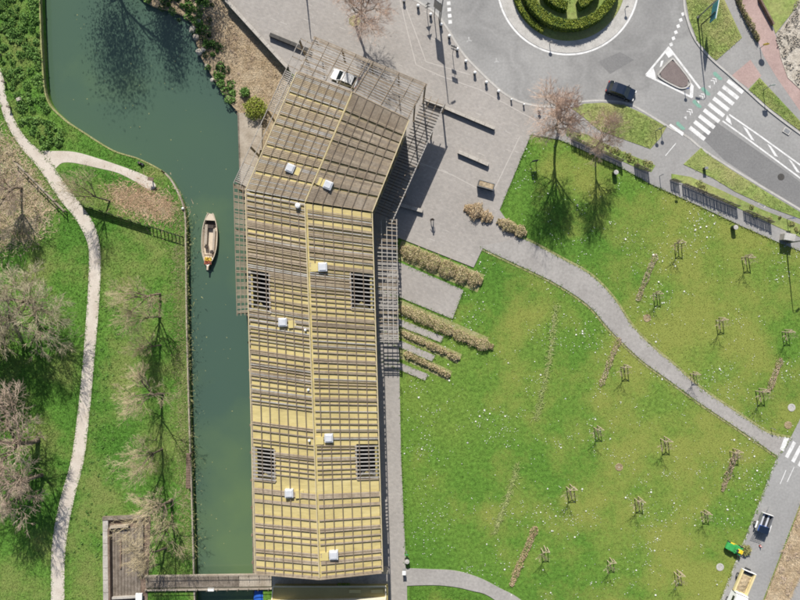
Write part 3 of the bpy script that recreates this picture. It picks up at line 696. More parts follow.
# facades (straight to the ground) with window bays, and the wells' floors and walls
def wall(p, q, ztop, name='wall', m='facade_yellow', th=.25, z0=-1.0):
    p = Vector(p); q = Vector(q); mid = (p + q) / 2; d = q - p
    return hb(MB().box((mid.x, mid.y, (z0 + ztop) / 2), (d.length, th, ztop - z0), math.atan2(d.y, d.x)), name, m)
def bays(p, q, n, out):
    p = Vector((p[0], p[1], 0)); q = Vector((q[0], q[1], 0)); d = (q - p); a = math.atan2(d.y, d.x); nn = Vector((d.y, -d.x, 0)).normalized() * out
    for k in range(n):
        c = p + d * (k + .5) / n + nn * .14
        w_ = hb(MB().box((c.x, c.y, 3.2), (d.length / n * .6, .06, 2.6), a), 'window', 'glass_dark')
        fr = MB()
        for sx in (-.31, 0, .31): cc = c + d.normalized() * sx * d.length / n + nn * .05; fr.box((cc.x, cc.y, 3.2), (.10, .06, 2.7), a)
        o = fr.build('window_frame', 'metal_grey'); o.parent = w_
in_ = .035
A_, B_, C_, D_ = ULp(in_, .01), URp(in_, .01), URp(in_, 1), LRp(in_, .99)
E_, G_ = LLp(in_, .99), LLp(in_, 0)
for p, q, n, o_ in ((A_, B_, 5, -1), (B_, C_, 7, -1), (LRp(in_, 0), D_, 16, -1), (D_, E_, 4, -1), (E_, G_, 16, -1), (ULp(in_, 1), A_, 7, -1)):
    wall(p, q, EZ - .3); bays(p, q, n, o_)
for f, key in ((LLp, 0), (LRp, 1)):
    for a, b in OPN[key]:
        fl = [f(.01, a), f(UW, a), f(UW, b), f(.01, b)]
        o = hb(MB().slab([(p.x, p.y) for p in fl], 3.2, 3.0), 'terrace_floor', 'dark_stone')  # dark floor colour stands in for the shade down in the well
        for k in range(3): wall(fl[k], fl[k + 1], EZ - .1, 'terrace_wall', 'metal_grey', z0=3.2, th=.12)
        # gable piece of yellow sheet at the foot of the well
        g0, g1, g2 = f(.02, b - .002, -.2), f(UW - .01, b - .002, -.2), f(UW * .55, b - (b - a) * .24, .15)
        mbq = MB(); mbq.face([g0, g1, g2]); mbq.face([g0 - Vector((0, 0, .06)), g2 - Vector((0, 0, .06)), g1 - Vector((0, 0, .06))]); hb(mbq, 'terrace_sheet', 'roof_yellow')
# posts of the open ends and side trellises
def post(p, z0=.12): hb(MB().box((p.x, p.y, (z0 + p.z) / 2), (.22, .22, p.z - z0 - .06)), 'post', 'slat_dark')
for f, u, v in ((XLp, .02, .03), (XLp, .5, .03), (XRp, .98, .03), (XRp, .5, .03), (XRp, .02, .03), (XLp, .02, .6), (XRp, .02, .6)): post(f(u, v, TL))
for v in (.02, .25, .5, .75, .98): post(EUp(0.0, v)); post(ELp(.02, v)); post(WUp(.03, v), -1.0)
for v in (.02, .35, .66, .98): post(WLp(.05, v), -2.5)
# roof lights with their hatch lids
def rooflight(name, x, y, sz, rz, hx=None, hy=None, m='skylight_white', lid='hatch_yellow'):
    xr = (352 + (y - 93) * (305 - 352) / 109) if y < 200 else 305 + (y - 203) * 14.5 / 374.5
    z = RZ - min(1.3, abs(x - xr) / 62 * 1.3) + .22; p = P(x, y, z + .3)
    cb = MB().box((p.x, p.y, z), (sz, sz, .7), rz); o = hb(cb, 'roof_light', m, bevel=.04)
    dm = MB().box((p.x, p.y, z + .39), (sz * .86, sz * .86, .12), rz, taper=.8).build('dome', m); dm.parent = o
    if hx: q = P(hx, hy, z); hb(MB().box((q.x, q.y, z - .05), (sz * .92, sz * .92, .56), rz), 'hatch_lid', lid)
A1, A2 = R(-23), R(2)
rooflight('roof_light', 290.2, 168.2, 1.1, A1, 299.3, 172.3); rooflight('roof_light', 328, 185, 1.1, A1, 320.6, 182)
rooflight('roof_light', 322.6, 267, 1.15, A2, 314, 267.5); rooflight('roof_light', 282.5, 322.3, 1.1, A2, 292.5, 324)
rooflight('roof_light', 328.7, 438.3, 1.1, A2, 319.8, 440.3); rooflight('roof_light', 289, 493.6, 1.1, A2, 299.5, 494); rooflight('roof_light', 333.6, 555.5, 1.15, A2, 324.5, 556)
pv = P(297.6, 205.5, 10); hb(MB().lathe((pv.x, pv.y, 9.2), [(.34, 0), (.36, .75), (.30, .95), (.1, 1.02)], 14), 'roof_vent', 'metal_white')
for x, y in ((305, 330), (308, 390), (309, 441)): pv = P(x, y, 9.9); hb(MB().lathe((pv.x, pv.y, 9.4), [(.16, 0), (.16, .4), (.05, .45)], 8), 'vent_pipe', 'metal_white')

# second yellow-roofed building at the lower edge of the photograph
ann = thing('annex_building', 'olive yellow roofed annex just south of the hall, cut by the photo edge', 'building', P(327, 640, 0))
AL = Vector(ann.location)
def ab(mb, name, m, parent=None):
    o = mb.build(name, m); o.parent = parent or ann; o.matrix_parent_inverse = Matrix.Translation(-AL); return o
az = 4.6
rp = [P(273, 586.5, az), P(385.5, 586.5, az), P(388, 760, az), P(258, 760, az)]
ab(MB().slab([(p.x, p.y) for p in rp], az, az - .2), 'roof', 'facade_yellow')
ab(MB().slab([(P(x, y, az).x, P(x, y, az).y) for x, y in ((268, 600), (386, 597), (388, 690), (262, 690))], az + .5, az), 'upper_roof', 'roof_trim')
ab(MB().ribbon([p + Vector((0, 0, 0)) for p in rp], .16, az + .10, az - .22, closed=True), 'roof_edge', 'roof_trim')
c_ = (rp[0] + rp[2]) / 2
ab(MB().box((c_.x, c_.y, az / 2 - .2), (15.6, 23, az - .1)), 'wall', 'facade_yellow')
for k in range(4):
    p = P(293 + k * 26, 588.6, .9 * az); w_ = ab(MB().box((p.x, rp[0].y - .9, 2.2), (2.4, .9, 2.0)), 'window', 'glass_dark')
for k in range(2): p = P(355 + 22 * k, 591, az); ab(MB().box((p.x, p.y, az + .08), (1.6, .45, .12)), 'roof_panel_strip', 'hatch_yellow')
# low walls on the square
def low_wall(p, q, h, th, label, m='wall_concrete', cap=True):
    p = P(*p); q = P(*q); mid = (p + q) / 2; a = math.atan2(q.y - p.y, q.x - p.x)
    t = thing('low_wall', label, 'wall', (mid.x, mid.y, .1), a)
    L_ = (q - p).length
    MB().box((0, 0, h / 2), (L_, th, h)).build('wall_body', 'dark_stone', t, bevel=.02)
    n = max(2, int(L_ / 1.4))
    for k in range(n): MB().box((-L_ / 2 + (k + .5) * L_ / n, 0, h + .04), (L_ / n - .025, th + .06, .08)).build('coping', m, t, bevel=.01)
    return t
low_wall((426, 101), (494, 129.5), .55, .35, 'long low wall running from the hall pergola out across the square')
low_wall((270.5, 36), (312, 53), .55, .45, 'dark low wall reaching from the canal-side lattice onto the square', m='dark_stone')
low_wall((399, 205), (422.5, 211.5), .5, .45, 'short low wall with pale end in the hall shadow')
t = low_wall((226.5, 1), (288, 68.5), .35, .42, 'pale parapet wall along the square above the dry canal bank')
low_wall((458, 152.5), (488, 165.5), .55, .45, 'straight stone bench wall on the open square above the planter')
pb = thing('planter_box', 'dark rectangular planter box standing on the square near the tan hedge', 'planter', P(485.3, 186.2, .12), R(-16))
MB().box((0, 0, .55), (2.3, .9, 1.1)).build('box', 'metal_dark', pb, bevel=.03); MB().box((0, 0, 1.12), (2.1, .7, .06)).build('soil', 'bank_earth', pb)
MB().ribbon([(-1.15, -.45), (1.15, -.45), (1.15, .45), (-1.15, .45)], .08, 1.18, 1.1, closed=True).build('rim', 'metal_grey', pb)
# canal-side deck of boards
deck = thing('quay_deck', 'narrow pale boardwalk along the canal at the foot of the hall', 'deck', P(246, 340, 0)); DL = Vector(deck.location)
def deck_row(a0, a1, b0, b1, n, z):
    for k in range(n):
        t0, t1 = (k + .03) / n, (k + .97) / n
        l0 = Vector(a0).lerp(Vector(a1), (t0 + t1) / 2); r0 = Vector(b0).lerp(Vector(b1), (t0 + t1) / 2)
        wd = (P(*a1) - P(*a0)).length / n * .95
        piece('plank', P(l0.x, l0.y, z), P(r0.x, r0.y, z), wd, .07, 'deck_wood', deck, DL)
deck_row((238.5, 113), (239.5, 150), (262, 113), (262, 150), 30, -.62)
deck_row((239.5, 150), (241, 192), (260, 150), (253, 192), 34, -.62)
deck_row((245, 192), (251.5, 400), (256, 192), (262, 400), 118, -.45)
deck_row((251.5, 400), (254, 574), (262, 400), (264, 574), 100, -.45)
MB_e = MB(); MB_e.bar(P(245, 192, -.5), P(251.3, 400, -.5), .2, .3).bar(P(251.3, 400, -.5), P(253.8, 574, -.5), .2, .3).bar(P(238.4, 113, -.7), P(240.8, 192, -.7), .2, .3)
o = MB_e.build('edge_beam', 'old_wood'); o.parent = deck; o.matrix_parent_inverse = Matrix.Translation(-DL)
for k in range(14):
    y = 205 + k * 27.5; x = 245 + (y - 192) / 31.6 if y < 400 else 251.4 + (y - 400) / 70
    p = P(x, y, -.5); o = MB().box((p.x - .16, p.y, -1.1), (.22, .28, 1.6)).build('pile', 'rust_wood'); o.parent = deck; o.matrix_parent_inverse = Matrix.Translation(-DL)
# footbridge
br = thing('footbridge', 'grey planked footbridge over the canal by the ruined lock', 'bridge', P(200, 583, 0)); BL = Vector(br.location)
for k in range(74):
    x = 146.5 + k * 1.7
    piece('plank', P(x, 577.5 - (x - 146) * .014, .28), P(x + .1, 588 - (x - 146) * .014, .28), .22, .07, 'old_wood' if x < 240 else 'deck_wood', br, BL)
for yy, m_ in ((576.2, 'deck_wood'), (590, 'deck_wood')):
    bm_ = MB().bar(P(145, yy, .2), P(272, yy - 1.8, .2), .22, .35); o = bm_.build('side_beam', m_); o.parent = br; o.matrix_parent_inverse = Matrix.Translation(-BL)
for yy in (576.5, 589.6):
    b2 = MB()
    for k in range(13): p = P(147 + k * 10.2, yy - k * .14, .2); b2.bar(p, p + Vector((0, 0, 1.0)), .06, .06)
    b2.bar(P(147, yy, 1.2), P(270, yy - 1.7, 1.2), .06, .05); o = b2.build('handrail', 'old_wood'); o.parent = br; o.matrix_parent_inverse = Matrix.Translation(-BL)
p = P(211, 589.5, .4); o = MB().box((p.x, p.y, .45), (.9, .35, .3)).build('marker_board', 'metal_white'); o.parent = br; o.matrix_parent_inverse = Matrix.Translation(-BL)
# old lock basin on the west bank
lk = thing('lock_ruin', 'old brown walled lock basin with timber floor in the park', 'lock', P(130, 560, 0)); KL = Vector(lk.location)
def kb(mb, name, m):
    o = mb.build(name, m); o.parent = lk; o.matrix_parent_inverse = Matrix.Translation(-KL); return o
kb(MB().slab(W([(104, 516), (151, 516), (146, 640), (104, 640)]), .05), 'base', 'rust_wood')
for k in range(9): piece('floor_board', P(113 + k * 3.3, 527, .10), P(113.5 + k * 3.2, 596, .10), .40, .06, 'old_wood', lk, KL).data = UNIT['old_wood']
for (p, q, wd, h, m_, nm) in (((106.8, 518), (107.6, 640), .75, .55, 'wall_concrete', 'west_wall'), ((104, 517.5), (150, 515.5), .45, .6, 'old_wood', 'north_wall'), ((111, 527), (112.5, 640), .28, .9, 'rust_wood', 'inner_wall'),
                             ((142, 519), (141.5, 575), .7, .5, 'old_wood', 'east_wall'), ((112, 597), (141, 595.5), .3, .5, 'wall_concrete', 'south_wall'), ((121.5, 540), (121.3, 569), .22, .35, 'rust_wood', 'floor_slot'), ((112, 526), (131, 524.5), .3, .75, 'deck_wood', 'sill_beam')):
    a, b = P(*p), P(*q); n = max(1, int((b - a).length / 1.6)) if nm in ('west_wall', 'east_wall') else 1
    for k in range(n):
        s0, s1 = a.lerp(b, k / n), a.lerp(b, (k + .96) / n); c = (s0 + s1) / 2; d = s1 - s0
        kb(MB().box((c.x, c.y, h / 2), (d.length, wd, h + rs.uniform(-.05, .05)), math.atan2(d.y, d.x)), nm.replace('west_', '').replace('east_', '').replace('north_', '').replace('south_', ''), m_)
p = P(139.5, 596, .6); kb(MB().box((p.x, p.y, .75), (.9, .9, .3)), 'cap_stone', 'metal_white')
#PART3
# ------------------------------------------------------------------ trees
def grow(mT, mC, p, d, L_, r, lvl, spec, rnd):
    kids, ratio, ang, up, maxl = spec[:5]
    n = 3 if lvl < 3 else 2; pts = [p.copy()]; q = p.copy(); dd = d.copy()
    for i in range(n):
        dd = (dd + Vector((rnd.gauss(0, .12), rnd.gauss(0, .12), rnd.gauss(0, .08) + up * (.5 if lvl else .1)))).normalized()
        q = q + dd * L_ / n; pts.append(q.copy())
    r1 = r * (.62 if lvl < maxl else .35); rad = [r + (r1 - r) * i / n for i in range(n + 1)]
    (mT if lvl < 3 else mC).tube(pts, rad, 7 if lvl == 0 else (5 if lvl == 1 else (4 if lvl == 2 else 3)), cap=False)
    if lvl >= maxl: return
    for k in range(kids[lvl]):
        t = rnd.uniform(.45 if lvl else .72, 1.0) if k else 1.0
        i = min(n - 1, int(t * n)); b = pts[i].lerp(pts[i + 1], t * n - i)
        a = rnd.uniform(*ang[lvl]) * (.4 if k == 0 else 1); az = rnd.uniform(0, 2 * math.pi) if lvl else 2 * math.pi * k / kids[0] + rnd.uniform(-.3, .3)
        u = dd.orthogonal().normalized(); v = dd.cross(u)
        nd = (dd * math.cos(a) + (u * math.cos(az) + v * math.sin(az)) * math.sin(a)).normalized()
        grow(mT, mC, b, nd, L_ * ratio[lvl] * rnd.uniform(.8, 1.2), max(spec[5], rad[i] * rnd.uniform(.5, .68)), lvl + 1, spec, rnd)
TREE_MESH = {}
def tree_variant(key, seed, trunk_l, trunk_r, spec, twig):
    rnd = random.Random(seed); a, b = MB(), MB()
    grow(a, b, Vector((0, 0, -.1)), Vector((0, 0, 1)), trunk_l, trunk_r, 0, spec, rnd)
    hgt = max(v[2] for v in b.v)
    ta = a.build('trunk', 'bark', smooth=True); tb = b.build('crown', twig)
    TREE_MESH[key] = (ta.data, tb.data, hgt); bpy.data.objects.remove(ta); bpy.data.objects.remove(tb)
A_st = ((.5, .85), (.4, .9), (.4, 1.0), (.4, 1.0), (.4, 1.0))
sp_bank = ((6, 5, 4, 4, 6), (.85, .62, .6, .6, .62), A_st, .10, 5, .011)
sp_big = ((7, 5, 5, 4, 6), (.80, .68, .62, .6, .6), A_st, .10, 5, .015)
sp_round = ((8, 6, 6, 5, 5), (.56, .66, .62, .6, .58), ((.4, .9),) + A_st[1:], .10, 5, .014)
for i in range(3): tree_variant('bank%d' % i, 20 + i, 4.4, .25, sp_bank, 'twig_gold')
for i in range(2): tree_variant('grey%d' % i, 40 + i, 4.0, .26, sp_big, 'twig_grey')
for i in range(2): tree_variant('brown%d' % i, 50 + i, 4.0, .26, sp_big, 'twig_brown')
for i in range(3): tree_variant('pink%d' % i, 60 + i, 6.4, .26, sp_round, 'twig_pink')
def tree(name, label, key, x, y, h, rz, wide=1.0, group=None, lean=(0, 0), z=0.0):
    ta, tb, h0 = TREE_MESH[key]; s = h / h0
    t = thing(name, label, 'tree', P(x, y, z), 0, group)
    t.rotation_euler = (lean[0], lean[1], 0)
    for nm, d in (('trunk', ta), ('crown', tb)):
        o = bpy.data.objects.new(nm, d); COL.objects.link(o); o.parent = t; o.scale = (s * wide, s * wide, s); o.rotation_euler = (0, 0, rz)
    return t
GB = 'bare trees along the canal bank'
tree('bare_tree', 'bare golden tree nearest the green fence in the canal bank row', 'bank0', 160, 294, 11.0, .3, 0.89, GB, (0, R(-13)))
tree('bare_tree', 'leafless bank tree with dark forked base, second in the row', 'bank1', 161, 317, 10.0, 1.9, 0.74, GB, (0, R(-13)))
tree('bare_tree', 'slim bare bank tree between two larger golden ones', 'bank2', 161, 345, 9.0, 4.0, 0.69, GB, (0, R(-13)))
tree('bare_tree', 'spreading golden bare tree at the middle of the canal bank row', 'bank0', 163, 394, 11.0, 2.4, 0.93, GB, (0, R(-13)))
tree('bare_tree', 'golden bare tree on the bank just before the yellow willow', 'bank1', 162, 449, 11.0, 5.0, 0.93, GB, (0, R(-13)))
tree('willow_tree', 'yellow leafless willow spreading over the north end of the lock ruin', 'bank2', 172, 500, 11.5, .9, 1.31, None, (0, R(-10)))
tree('willow_tree', 'leaning bare tree whose pale limb hangs across the lock floor', 'bank0', 166, 548, 8.5, 3.4, 1.03, None, (0, R(-16)))
tree('bare_tree', 'bare dark-trunked tree standing at the green fence beside the sand path', 'bank1', 110, 201, 11.0, 2.2, .75, None, (R(-8), R(-17)))
tree('bare_tree', 'brown bare tree in the scrub west of the sand path junction', 'brown0', 22, 188, 10.5, .2, 1.15)
tree('bare_tree', 'big grey leafless tree at the left edge above the deep shade', 'grey1', 34, 302, 13.5, 1.2, 1.15)
tree('bare_tree', 'grey bare tree leaning in from the left edge below the big one', 'grey0', 14, 322, 12.0, 4.2, 1.25)
tree('bare_tree', 'reddish brown bare tree at the left edge below the deep shade', 'brown1', 38, 440, 13.0, 2.0, 1.35)
tree('bare_tree', 'greyer bare tree at the left edge beside the reddish brown one', 'brown0', 42, 475, 12.0, 5.3, 1.3)
GS = 'pinkish bare street trees'
tree('street_tree', 'larger pinkish bare tree between the square and the roundabout', 'pink0', 559, 132, 16.0, .5, .88, GS, (R(3), R(-16)))
tree('street_tree', 'smaller pinkish bare tree in front of the parked navy car', 'pink1', 596, 148, 13.0, 2.2, .66, GS, (R(-7), R(-13)))
tree('street_tree', 'bare tree in a small green pit at the top of the square', 'pink2', 355.5, 22.5, 11.5, 1.2, 1.05, None, (R(0), R(4)))
struct('tree_pit', MB().lathe(P(354.5, 21, .12), [(.85, 0), (.85, .03)], 7), 'worn_grass')
# leafy trees north of the basin: only their shade reaches the photograph
def leafy_tree(label, x, y, h, r, n, seed, z=0.0):
    g = np.random.default_rng(seed); t = thing('leafy_tree', label, 'tree', P(x, y, z))
    a, b = MB(), MB(); grow(a, b, Vector((0, 0, -.1)), Vector((0, 0, 1)), h * .45, .3, 0, ((5, 4, 3), (.6, .6, .6), A_st, .1, 2, .02), random.Random(seed))
    a.build('trunk', 'bark', t, smooth=True)
    cl = g.normal(size=(40, 3)); cl /= np.linalg.norm(cl, axis=1)[:, None]; cl *= (g.uniform(.3, 1, 40) ** .5)[:, None] * np.array([r, r, h * .34]); cl[:, 2] += h * .64
    c = cl[g.integers(0, 40, n)] + g.normal(0, r * .55, (n, 3))
    v, f = leaf_quads(c, .22, 1.0); raw_mesh('crown', v, f, 4, 'leaf_dark', t); return t
leafy_tree('dense tree on the north bank casting the wide shade on the basin', 106, -58, 17, 2.8, 9500, 3)
leafy_tree('tall slim tree on the north bank casting the narrow shade on the basin', 158, -48, 14, 1.7, 6500, 4)
leafy_tree('leafy tree by the square corner shading the water edge', 205, -26, 11, 2.0, 5500, 5, BANK_Z)
leafy_tree('dense evergreen at the left edge casting the deep shade between the bare trees', 3, 336, 10.5, 2.4, 12000, 8)

# ------------------------------------------------------------------ hedges, shrubs, ground cover
def sample_poly(poly, n, jit=0):
    xs = [p[0] for p in poly]; ys = [p[1] for p in poly]
    x = RNG.uniform(min(xs), max(xs), n); y = RNG.uniform(min(ys), max(ys), n); k = inside(x, y, poly); x, y = x[k], y[k]
    if jit: x = x + RNG.normal(0, jit, len(x)) * RNG.random(len(x)); y = y + RNG.normal(0, jit, len(y)) * RNG.random(len(y))
    return x, y
def hedge(label, pts, wpx, h, n, leafm='hedge_tan', second=None, size=.20, group=None, cat='hedge', name='hedge'):
    """brushy clipped row along a photo polyline: leaf and twig flakes through its volume over woody stems"""
    pts = curve(pts, 5); world = [P(x, y, .05) for x, y in pts]; mid = world[len(world) // 2]
    t = thing(name, label, cat, mid, 0, group)
    seg = [0.0]
    for i in range(1, len(world)): seg.append(seg[-1] + (world[i] - world[i - 1]).length)
    u = RNG.uniform(0, seg[-1], n); idx = np.clip(np.searchsorted(seg, u) - 1, 0, len(world) - 2)
    wa = np.array([tuple(p) for p in world]); fr = (u - np.array(seg)[idx]) / (np.array(seg)[idx + 1] - np.array(seg)[idx])
    c = wa[idx] * (1 - fr)[:, None] + wa[idx + 1] * fr[:, None]
    d = wa[idx + 1] - wa[idx]; d /= np.linalg.norm(d, axis=1)[:, None]; nn = np.stack([-d[:, 1], d[:, 0], 0 * u], 1)
    lump = np.array([.80 + .55 * mnoise.noise(Vector((q * .9, n * .01, 0))) + .35 * mnoise.noise(Vector((q * 2.7, n * .02, 5))) for q in u]); lump = np.clip(lump, .25, 1.4)
    ends = np.clip(np.minimum(u, seg[-1] - u) / (wpx / F * .5), .25, 1) ** .5
    ph = RNG.uniform(0, math.pi, n); rr = RNG.uniform(.2, 1, n) ** .5 * np.where(RNG.random(n) < .07, RNG.uniform(1, 1.35, n), 1)
    off = np.cos(ph) * rr * wpx / F / 2 * lump * ends; z = np.sin(ph) * rr * h * lump * ends
    c = c + nn * off[:, None]; c[:, 2] += np.abs(z) + .05; c -= np.array(tuple(mid))
    sel = RNG.random(n) < (.0 if not second else .28)
    for k, m_ in ((~sel, leafm), (sel, second)):
        if m_ and k.any(): v, f = leaf_quads(c[k], size, .8); raw_mesh('foliage', v, f, 4, m_, t)
    st = MB()
    for k in range(int(seg[-1] / .5) + 2):
        q = Vector(tuple(c[RNG.integers(0, n)])); st.tube([Vector((q.x, q.y, -.1)), Vector((q.x + .08, q.y, max(.2, q.z)))], .03, 3, False)
    st.build('stems', 'hedge_stem', t)['kind'] = 'stuff'; return t
struct('hedge_bed', MB().ribbon(W([(398, 249), (440, 267), (481, 283.5)]), 2.7, .02), 'worn_grass')
struct('hedge_bed', MB().ribbon(W([(398, 306), (440, 324), (486, 344)]), 2.0, .02), 'worn_grass')
struct('hedge_bed', MB().ribbon(W([(399, 331), (430, 346), (460, 359)]), 1.5, .018), 'worn_grass')
struct('hedge_bed', MB().ribbon(W([(399, 352), (425, 364), (450, 376)]), 1.5, .018), 'worn_grass')
hedge('wide tan clipped hedge between the square and the widest paved strip', [(400, 249), (425, 259), (455, 272), (482, 282)], 20, 1.1, 11000, 'hedge_tan', 'leaf_olive', .13)
hedge('tan hedge with thick lumpy end, second below the square', [(400, 308), (425, 319), (455, 333), (478, 343), (493, 347)], 14, 1.0, 8000, 'hedge_tan', 'leaf_olive', .13)
hedge('thin tan hedge between the two upper narrow paved strips', [(401, 332), (430, 345), (460, 359)], 8, .6, 3000, 'hedge_tan', 'leaf_olive', .16)
hedge('lowest thin tan hedge above the last paved strip', [(404, 353), (425, 363), (450, 376)], 8, .6, 2600, 'hedge_tan', 'leaf_olive', .16)
hedge('tan rounded hedge on the square edge below the planter box', [(464, 208), (474, 211), (492, 220)], 19, 1.2, 6000, 'hedge_tan', 'reddish_blade', .13)
hedge('olive-tan hedge at the start of the lawn path', [(497, 221), (510, 227), (526, 234)], 16, 1.2, 5200, 'hedge_tan', 'leaf_olive', .13)
GR = 'dry brush rows in the lawn'
for lab, pts in (('dry brush row under the upper middle saplings of the lawn', [(656, 254), (650, 268), (644, 283), (637, 301)]), ('dry brush row left of the curving lawn path', [(620, 338), (612, 355), (606, 372), (600, 386)]),
                 ('dry brush row near the right edge of the lawn', [(781, 358), (774, 376), (768, 392)]), ('dry brush row beside the access road crossing', [(738, 450), (731, 466), (722, 491)])):
    hedge(lab, pts, 8.0, .32, 1300, 'twig_brown', 'reddish_blade', .11, GR, 'brush', 'dry_brush')
hedge('reddish dry brush row reaching down to the southern path', [(536, 526), (528, 545), (519, 565), (511, 586)], 9, .38, 2600, 'reddish_blade', 'dry_blade', .11, GR, 'brush', 'dry_brush')
# roundabout island: apron, low planting and box hedge rings
struct('island_apron', MB().slab(W(arc(69.3, 0, 360, 96)[:-1]), .07, -.1), 'kerb_stone')
struct('island_soil', MB().slab(W(arc(57, 0, 360, 80)[:-1]), .13, 0), 'verge_grass')
def ring_hedge(label, r0, r1, a0, a1, h, n):
    t = thing('ring_hedge', label, 'hedge', P(RC[0], RC[1], .12)); c0 = Vector(t.location); m_ = MB()
    inner, outer = arc(r0, a0, a1, 60), arc(r1, a0, a1, 60)
    m_.slab([(p - c0) for p in W(outer + inner[::-1])], h - .06, 0)
    m_.build('core', 'leaf_dark', t)
    a = RNG.uniform(R(a0), R(a1), n); r = RNG.uniform(r0, r1, n); z = np.where(RNG.random(n) < .62, h + RNG.normal(0, .05, n), RNG.uniform(.05, h, n))
    sidew = z < h - .15; r = np.where(sidew, np.where(RNG.random(n) < .5, r0, r1), r)
    c = np.stack([r * np.cos(a) / F, -r * np.sin(a) / F, z], 1)
    v, f = leaf_quads(c, .17, .9); raw_mesh('foliage', v, f, 4, 'leaf_box', t); return t
ring_hedge('outer box hedge ring on the roundabout island', 39.5, 48.8, 0, 360, 1.6, 19000)
ring_hedge('middle box hedge ring on the roundabout island, broken by a gap', 21.5, 30, 96, 430, 1.5, 10000)
ring_hedge('low outer hedge arc on the left of the roundabout island', 52, 56.5, 118, 250, .7, 4500)
hedge('dark round bush at the centre of the roundabout island', [(560, -16), (568, -16), (576, -16)], 22, 2.2, 3500, 'leaf_dark', 'leaf_green', .25, None, 'bush', 'centre_bush')
# hedge on the pink path, verge shrub strips by the fences
hedge('narrow dark hedge between grey footway and pink path, top right', [(732, -20), (738, 4), (748, 24), (757.5, 42)], 4.5, 1.3, 3200, 'leaf_olive', 'hedge_tan', .16)
def scatter(name, label, poly_px, n, h, wd, m, z=0.0, cat='grass', avoid=(), jit=0, lean=.7):
    x, y = sample_poly(poly_px, n, jit)
    for a in avoid:
        k = ~inside(x, y, a); x, y = x[k], y[k]
    kk = (CAM_H - z) / CAM_H / F
    v, f = tufts((x - 400) * kk, (300 - y) * kk, z + 0 * x, h, wd, lean)
    return tag(raw_mesh(name, v, f, 3, m), label, cat, kind='stuff')
def clumps(name, label, poly_px, nc, per, r, h, m, size=.22, z=0.0, cat='plants', avoid=()):
    x, y = sample_poly(poly_px, nc)
    for a in avoid:
        k = ~inside(x, y, a); x, y = x[k], y[k]
    kk = (CAM_H - z) / CAM_H / F; nc = len(x)
    rad = RNG.uniform(.5, 1.3, nc) * r
    i = np.repeat(np.arange(nc), per); g = RNG.normal(size=(len(i), 3)); g /= np.linalg.norm(g, axis=1)[:, None] + 1e-9
    g *= (RNG.uniform(.3, 1, len(i)) ** .4)[:, None]; g[:, 2] = np.abs(g[:, 2])
    c = np.stack([((x - 400) * kk)[i] + g[:, 0] * rad[i], ((300 - y) * kk)[i] + g[:, 1] * rad[i], z + g[:, 2] * h * (rad[i] / r)], 1)
    v, f = leaf_quads(c, size, .8); return tag(raw_mesh(name, v, f, 4, m), label, cat, kind='stuff')
path_px = pl + pr[::-1]
lock_px = [(102, 514), (153, 514), (147, 610), (102, 610)]
branch_px = [(36, 150), (75, 150), (118, 163), (158, 184), (150, 192), (118, 175), (75, 165), (54, 171)]
park_px = west_bank + [(196, 620), (-12, 620), (-12, -15), (38, -15)]
park_px = [p for p in west_bank if -20 < p[1] < 640] + [(-14, 640), (-14, -20)]
scatter('park_grass', 'lush green grass of the park on the west bank', park_px, 140000, .09, .13, 'park_grass', .0, lean=1.2, avoid=(path_px, lock_px, branch_px))
lawn_px = [(403, 384), (401, 300), (470, 290), (484, 250), (520, 240), (500, 211), (531, 136)] + s_inner[::-1] + [(812, 395), (791, 437), (777, 457), (720, 601), (522, 604), (455, 569), (406, 566)]
lawn_av = (up_ + lo_[::-1], *fingers)
scatter('lawn_grass', 'mown yellowish green grass of the wide lawn', lawn_px, 230000, .05, .11, 'lawn_grass', 0, avoid=lawn_av, lean=1.4)
scatter('lawn_grass', 'mown grass below the southern path', [(409, 587), (440, 586), (470, 592), (495, 603), (409, 603)], 3000, .07, .11, 'lawn_grass')
x, y = sample_poly(lawn_px, 14000)
dens = np.array([mnoise.noise(Vector((a / 45, b / 45, 3))) + .6 * mnoise.noise(Vector((a / 12, b / 12, 9))) for a, b in zip(x, y)])
keep = ((dens > .16) & (RNG.random(len(x)) < .9)) | (RNG.random(len(x)) < .05)
for a in lawn_av: keep &= ~inside(x, y, a)
x, y = x[keep], y[keep]; n = len(x)
c = np.stack([(x - 400) / F, (300 - y) / F, RNG.uniform(.09, .13, n)], 1)
v, f = leaf_quads(c, .11, .06, .9); big = RNG.random(n) < .05
vv = v.reshape(n, 4, 3); vv[big] = c[big][:, None, :] + (vv[big] - c[big][:, None, :]) * 2.2
tag(raw_mesh('daisies', vv.reshape(-1, 3), f, 4, 'daisy_white'), 'tiny white daisies dotted through the lawn', 'flowers', kind='stuff')
top_left = [(-10, -10), (37, -10), (39, 60), (44, 100), (60, 120), (66, 146), (45, 150), (28, 136), (16, 116), (9, 95), (4, 70), (-6, 50)]
clumps('nettle_clumps', 'lush green weed clumps on the canal bank at the top left', top_left, 330, 90, .55, .55, 'leaf_green', .22, 0.0)
clumps('bank_weeds', 'green weeds along the water edge in the upper canal corner', [(146, 3), (172, 12), (190, 22), (196, 40), (202, 58), (212, 74), (222, 92), (238, 112), (236, 95), (226, 70), (216, 45), (210, 20), (205, -10), (140, -12)], 230, 90, .6, .6, 'leaf_green', .24, BANK_Z)
clumps('bank_weeds_dark', 'darker undergrowth among the water edge weeds', [(150, 3), (172, 13), (194, 36), (206, 62), (222, 90), (236, 108), (228, 62), (216, 20), (210, -10), (146, -12)], 130, 70, .5, .5, 'leaf_dark', .24, BANK_Z)
scatter('dry_bank_grass', 'dry tan grass covering the slope below the square wall', [(208, -10), (222, -2), (286, 68), (280, 100), (262, 128), (240, 112), (228, 80), (216, 40)], 60000, .16, .085, 'dry_blade', BANK_Z, lean=2.2)
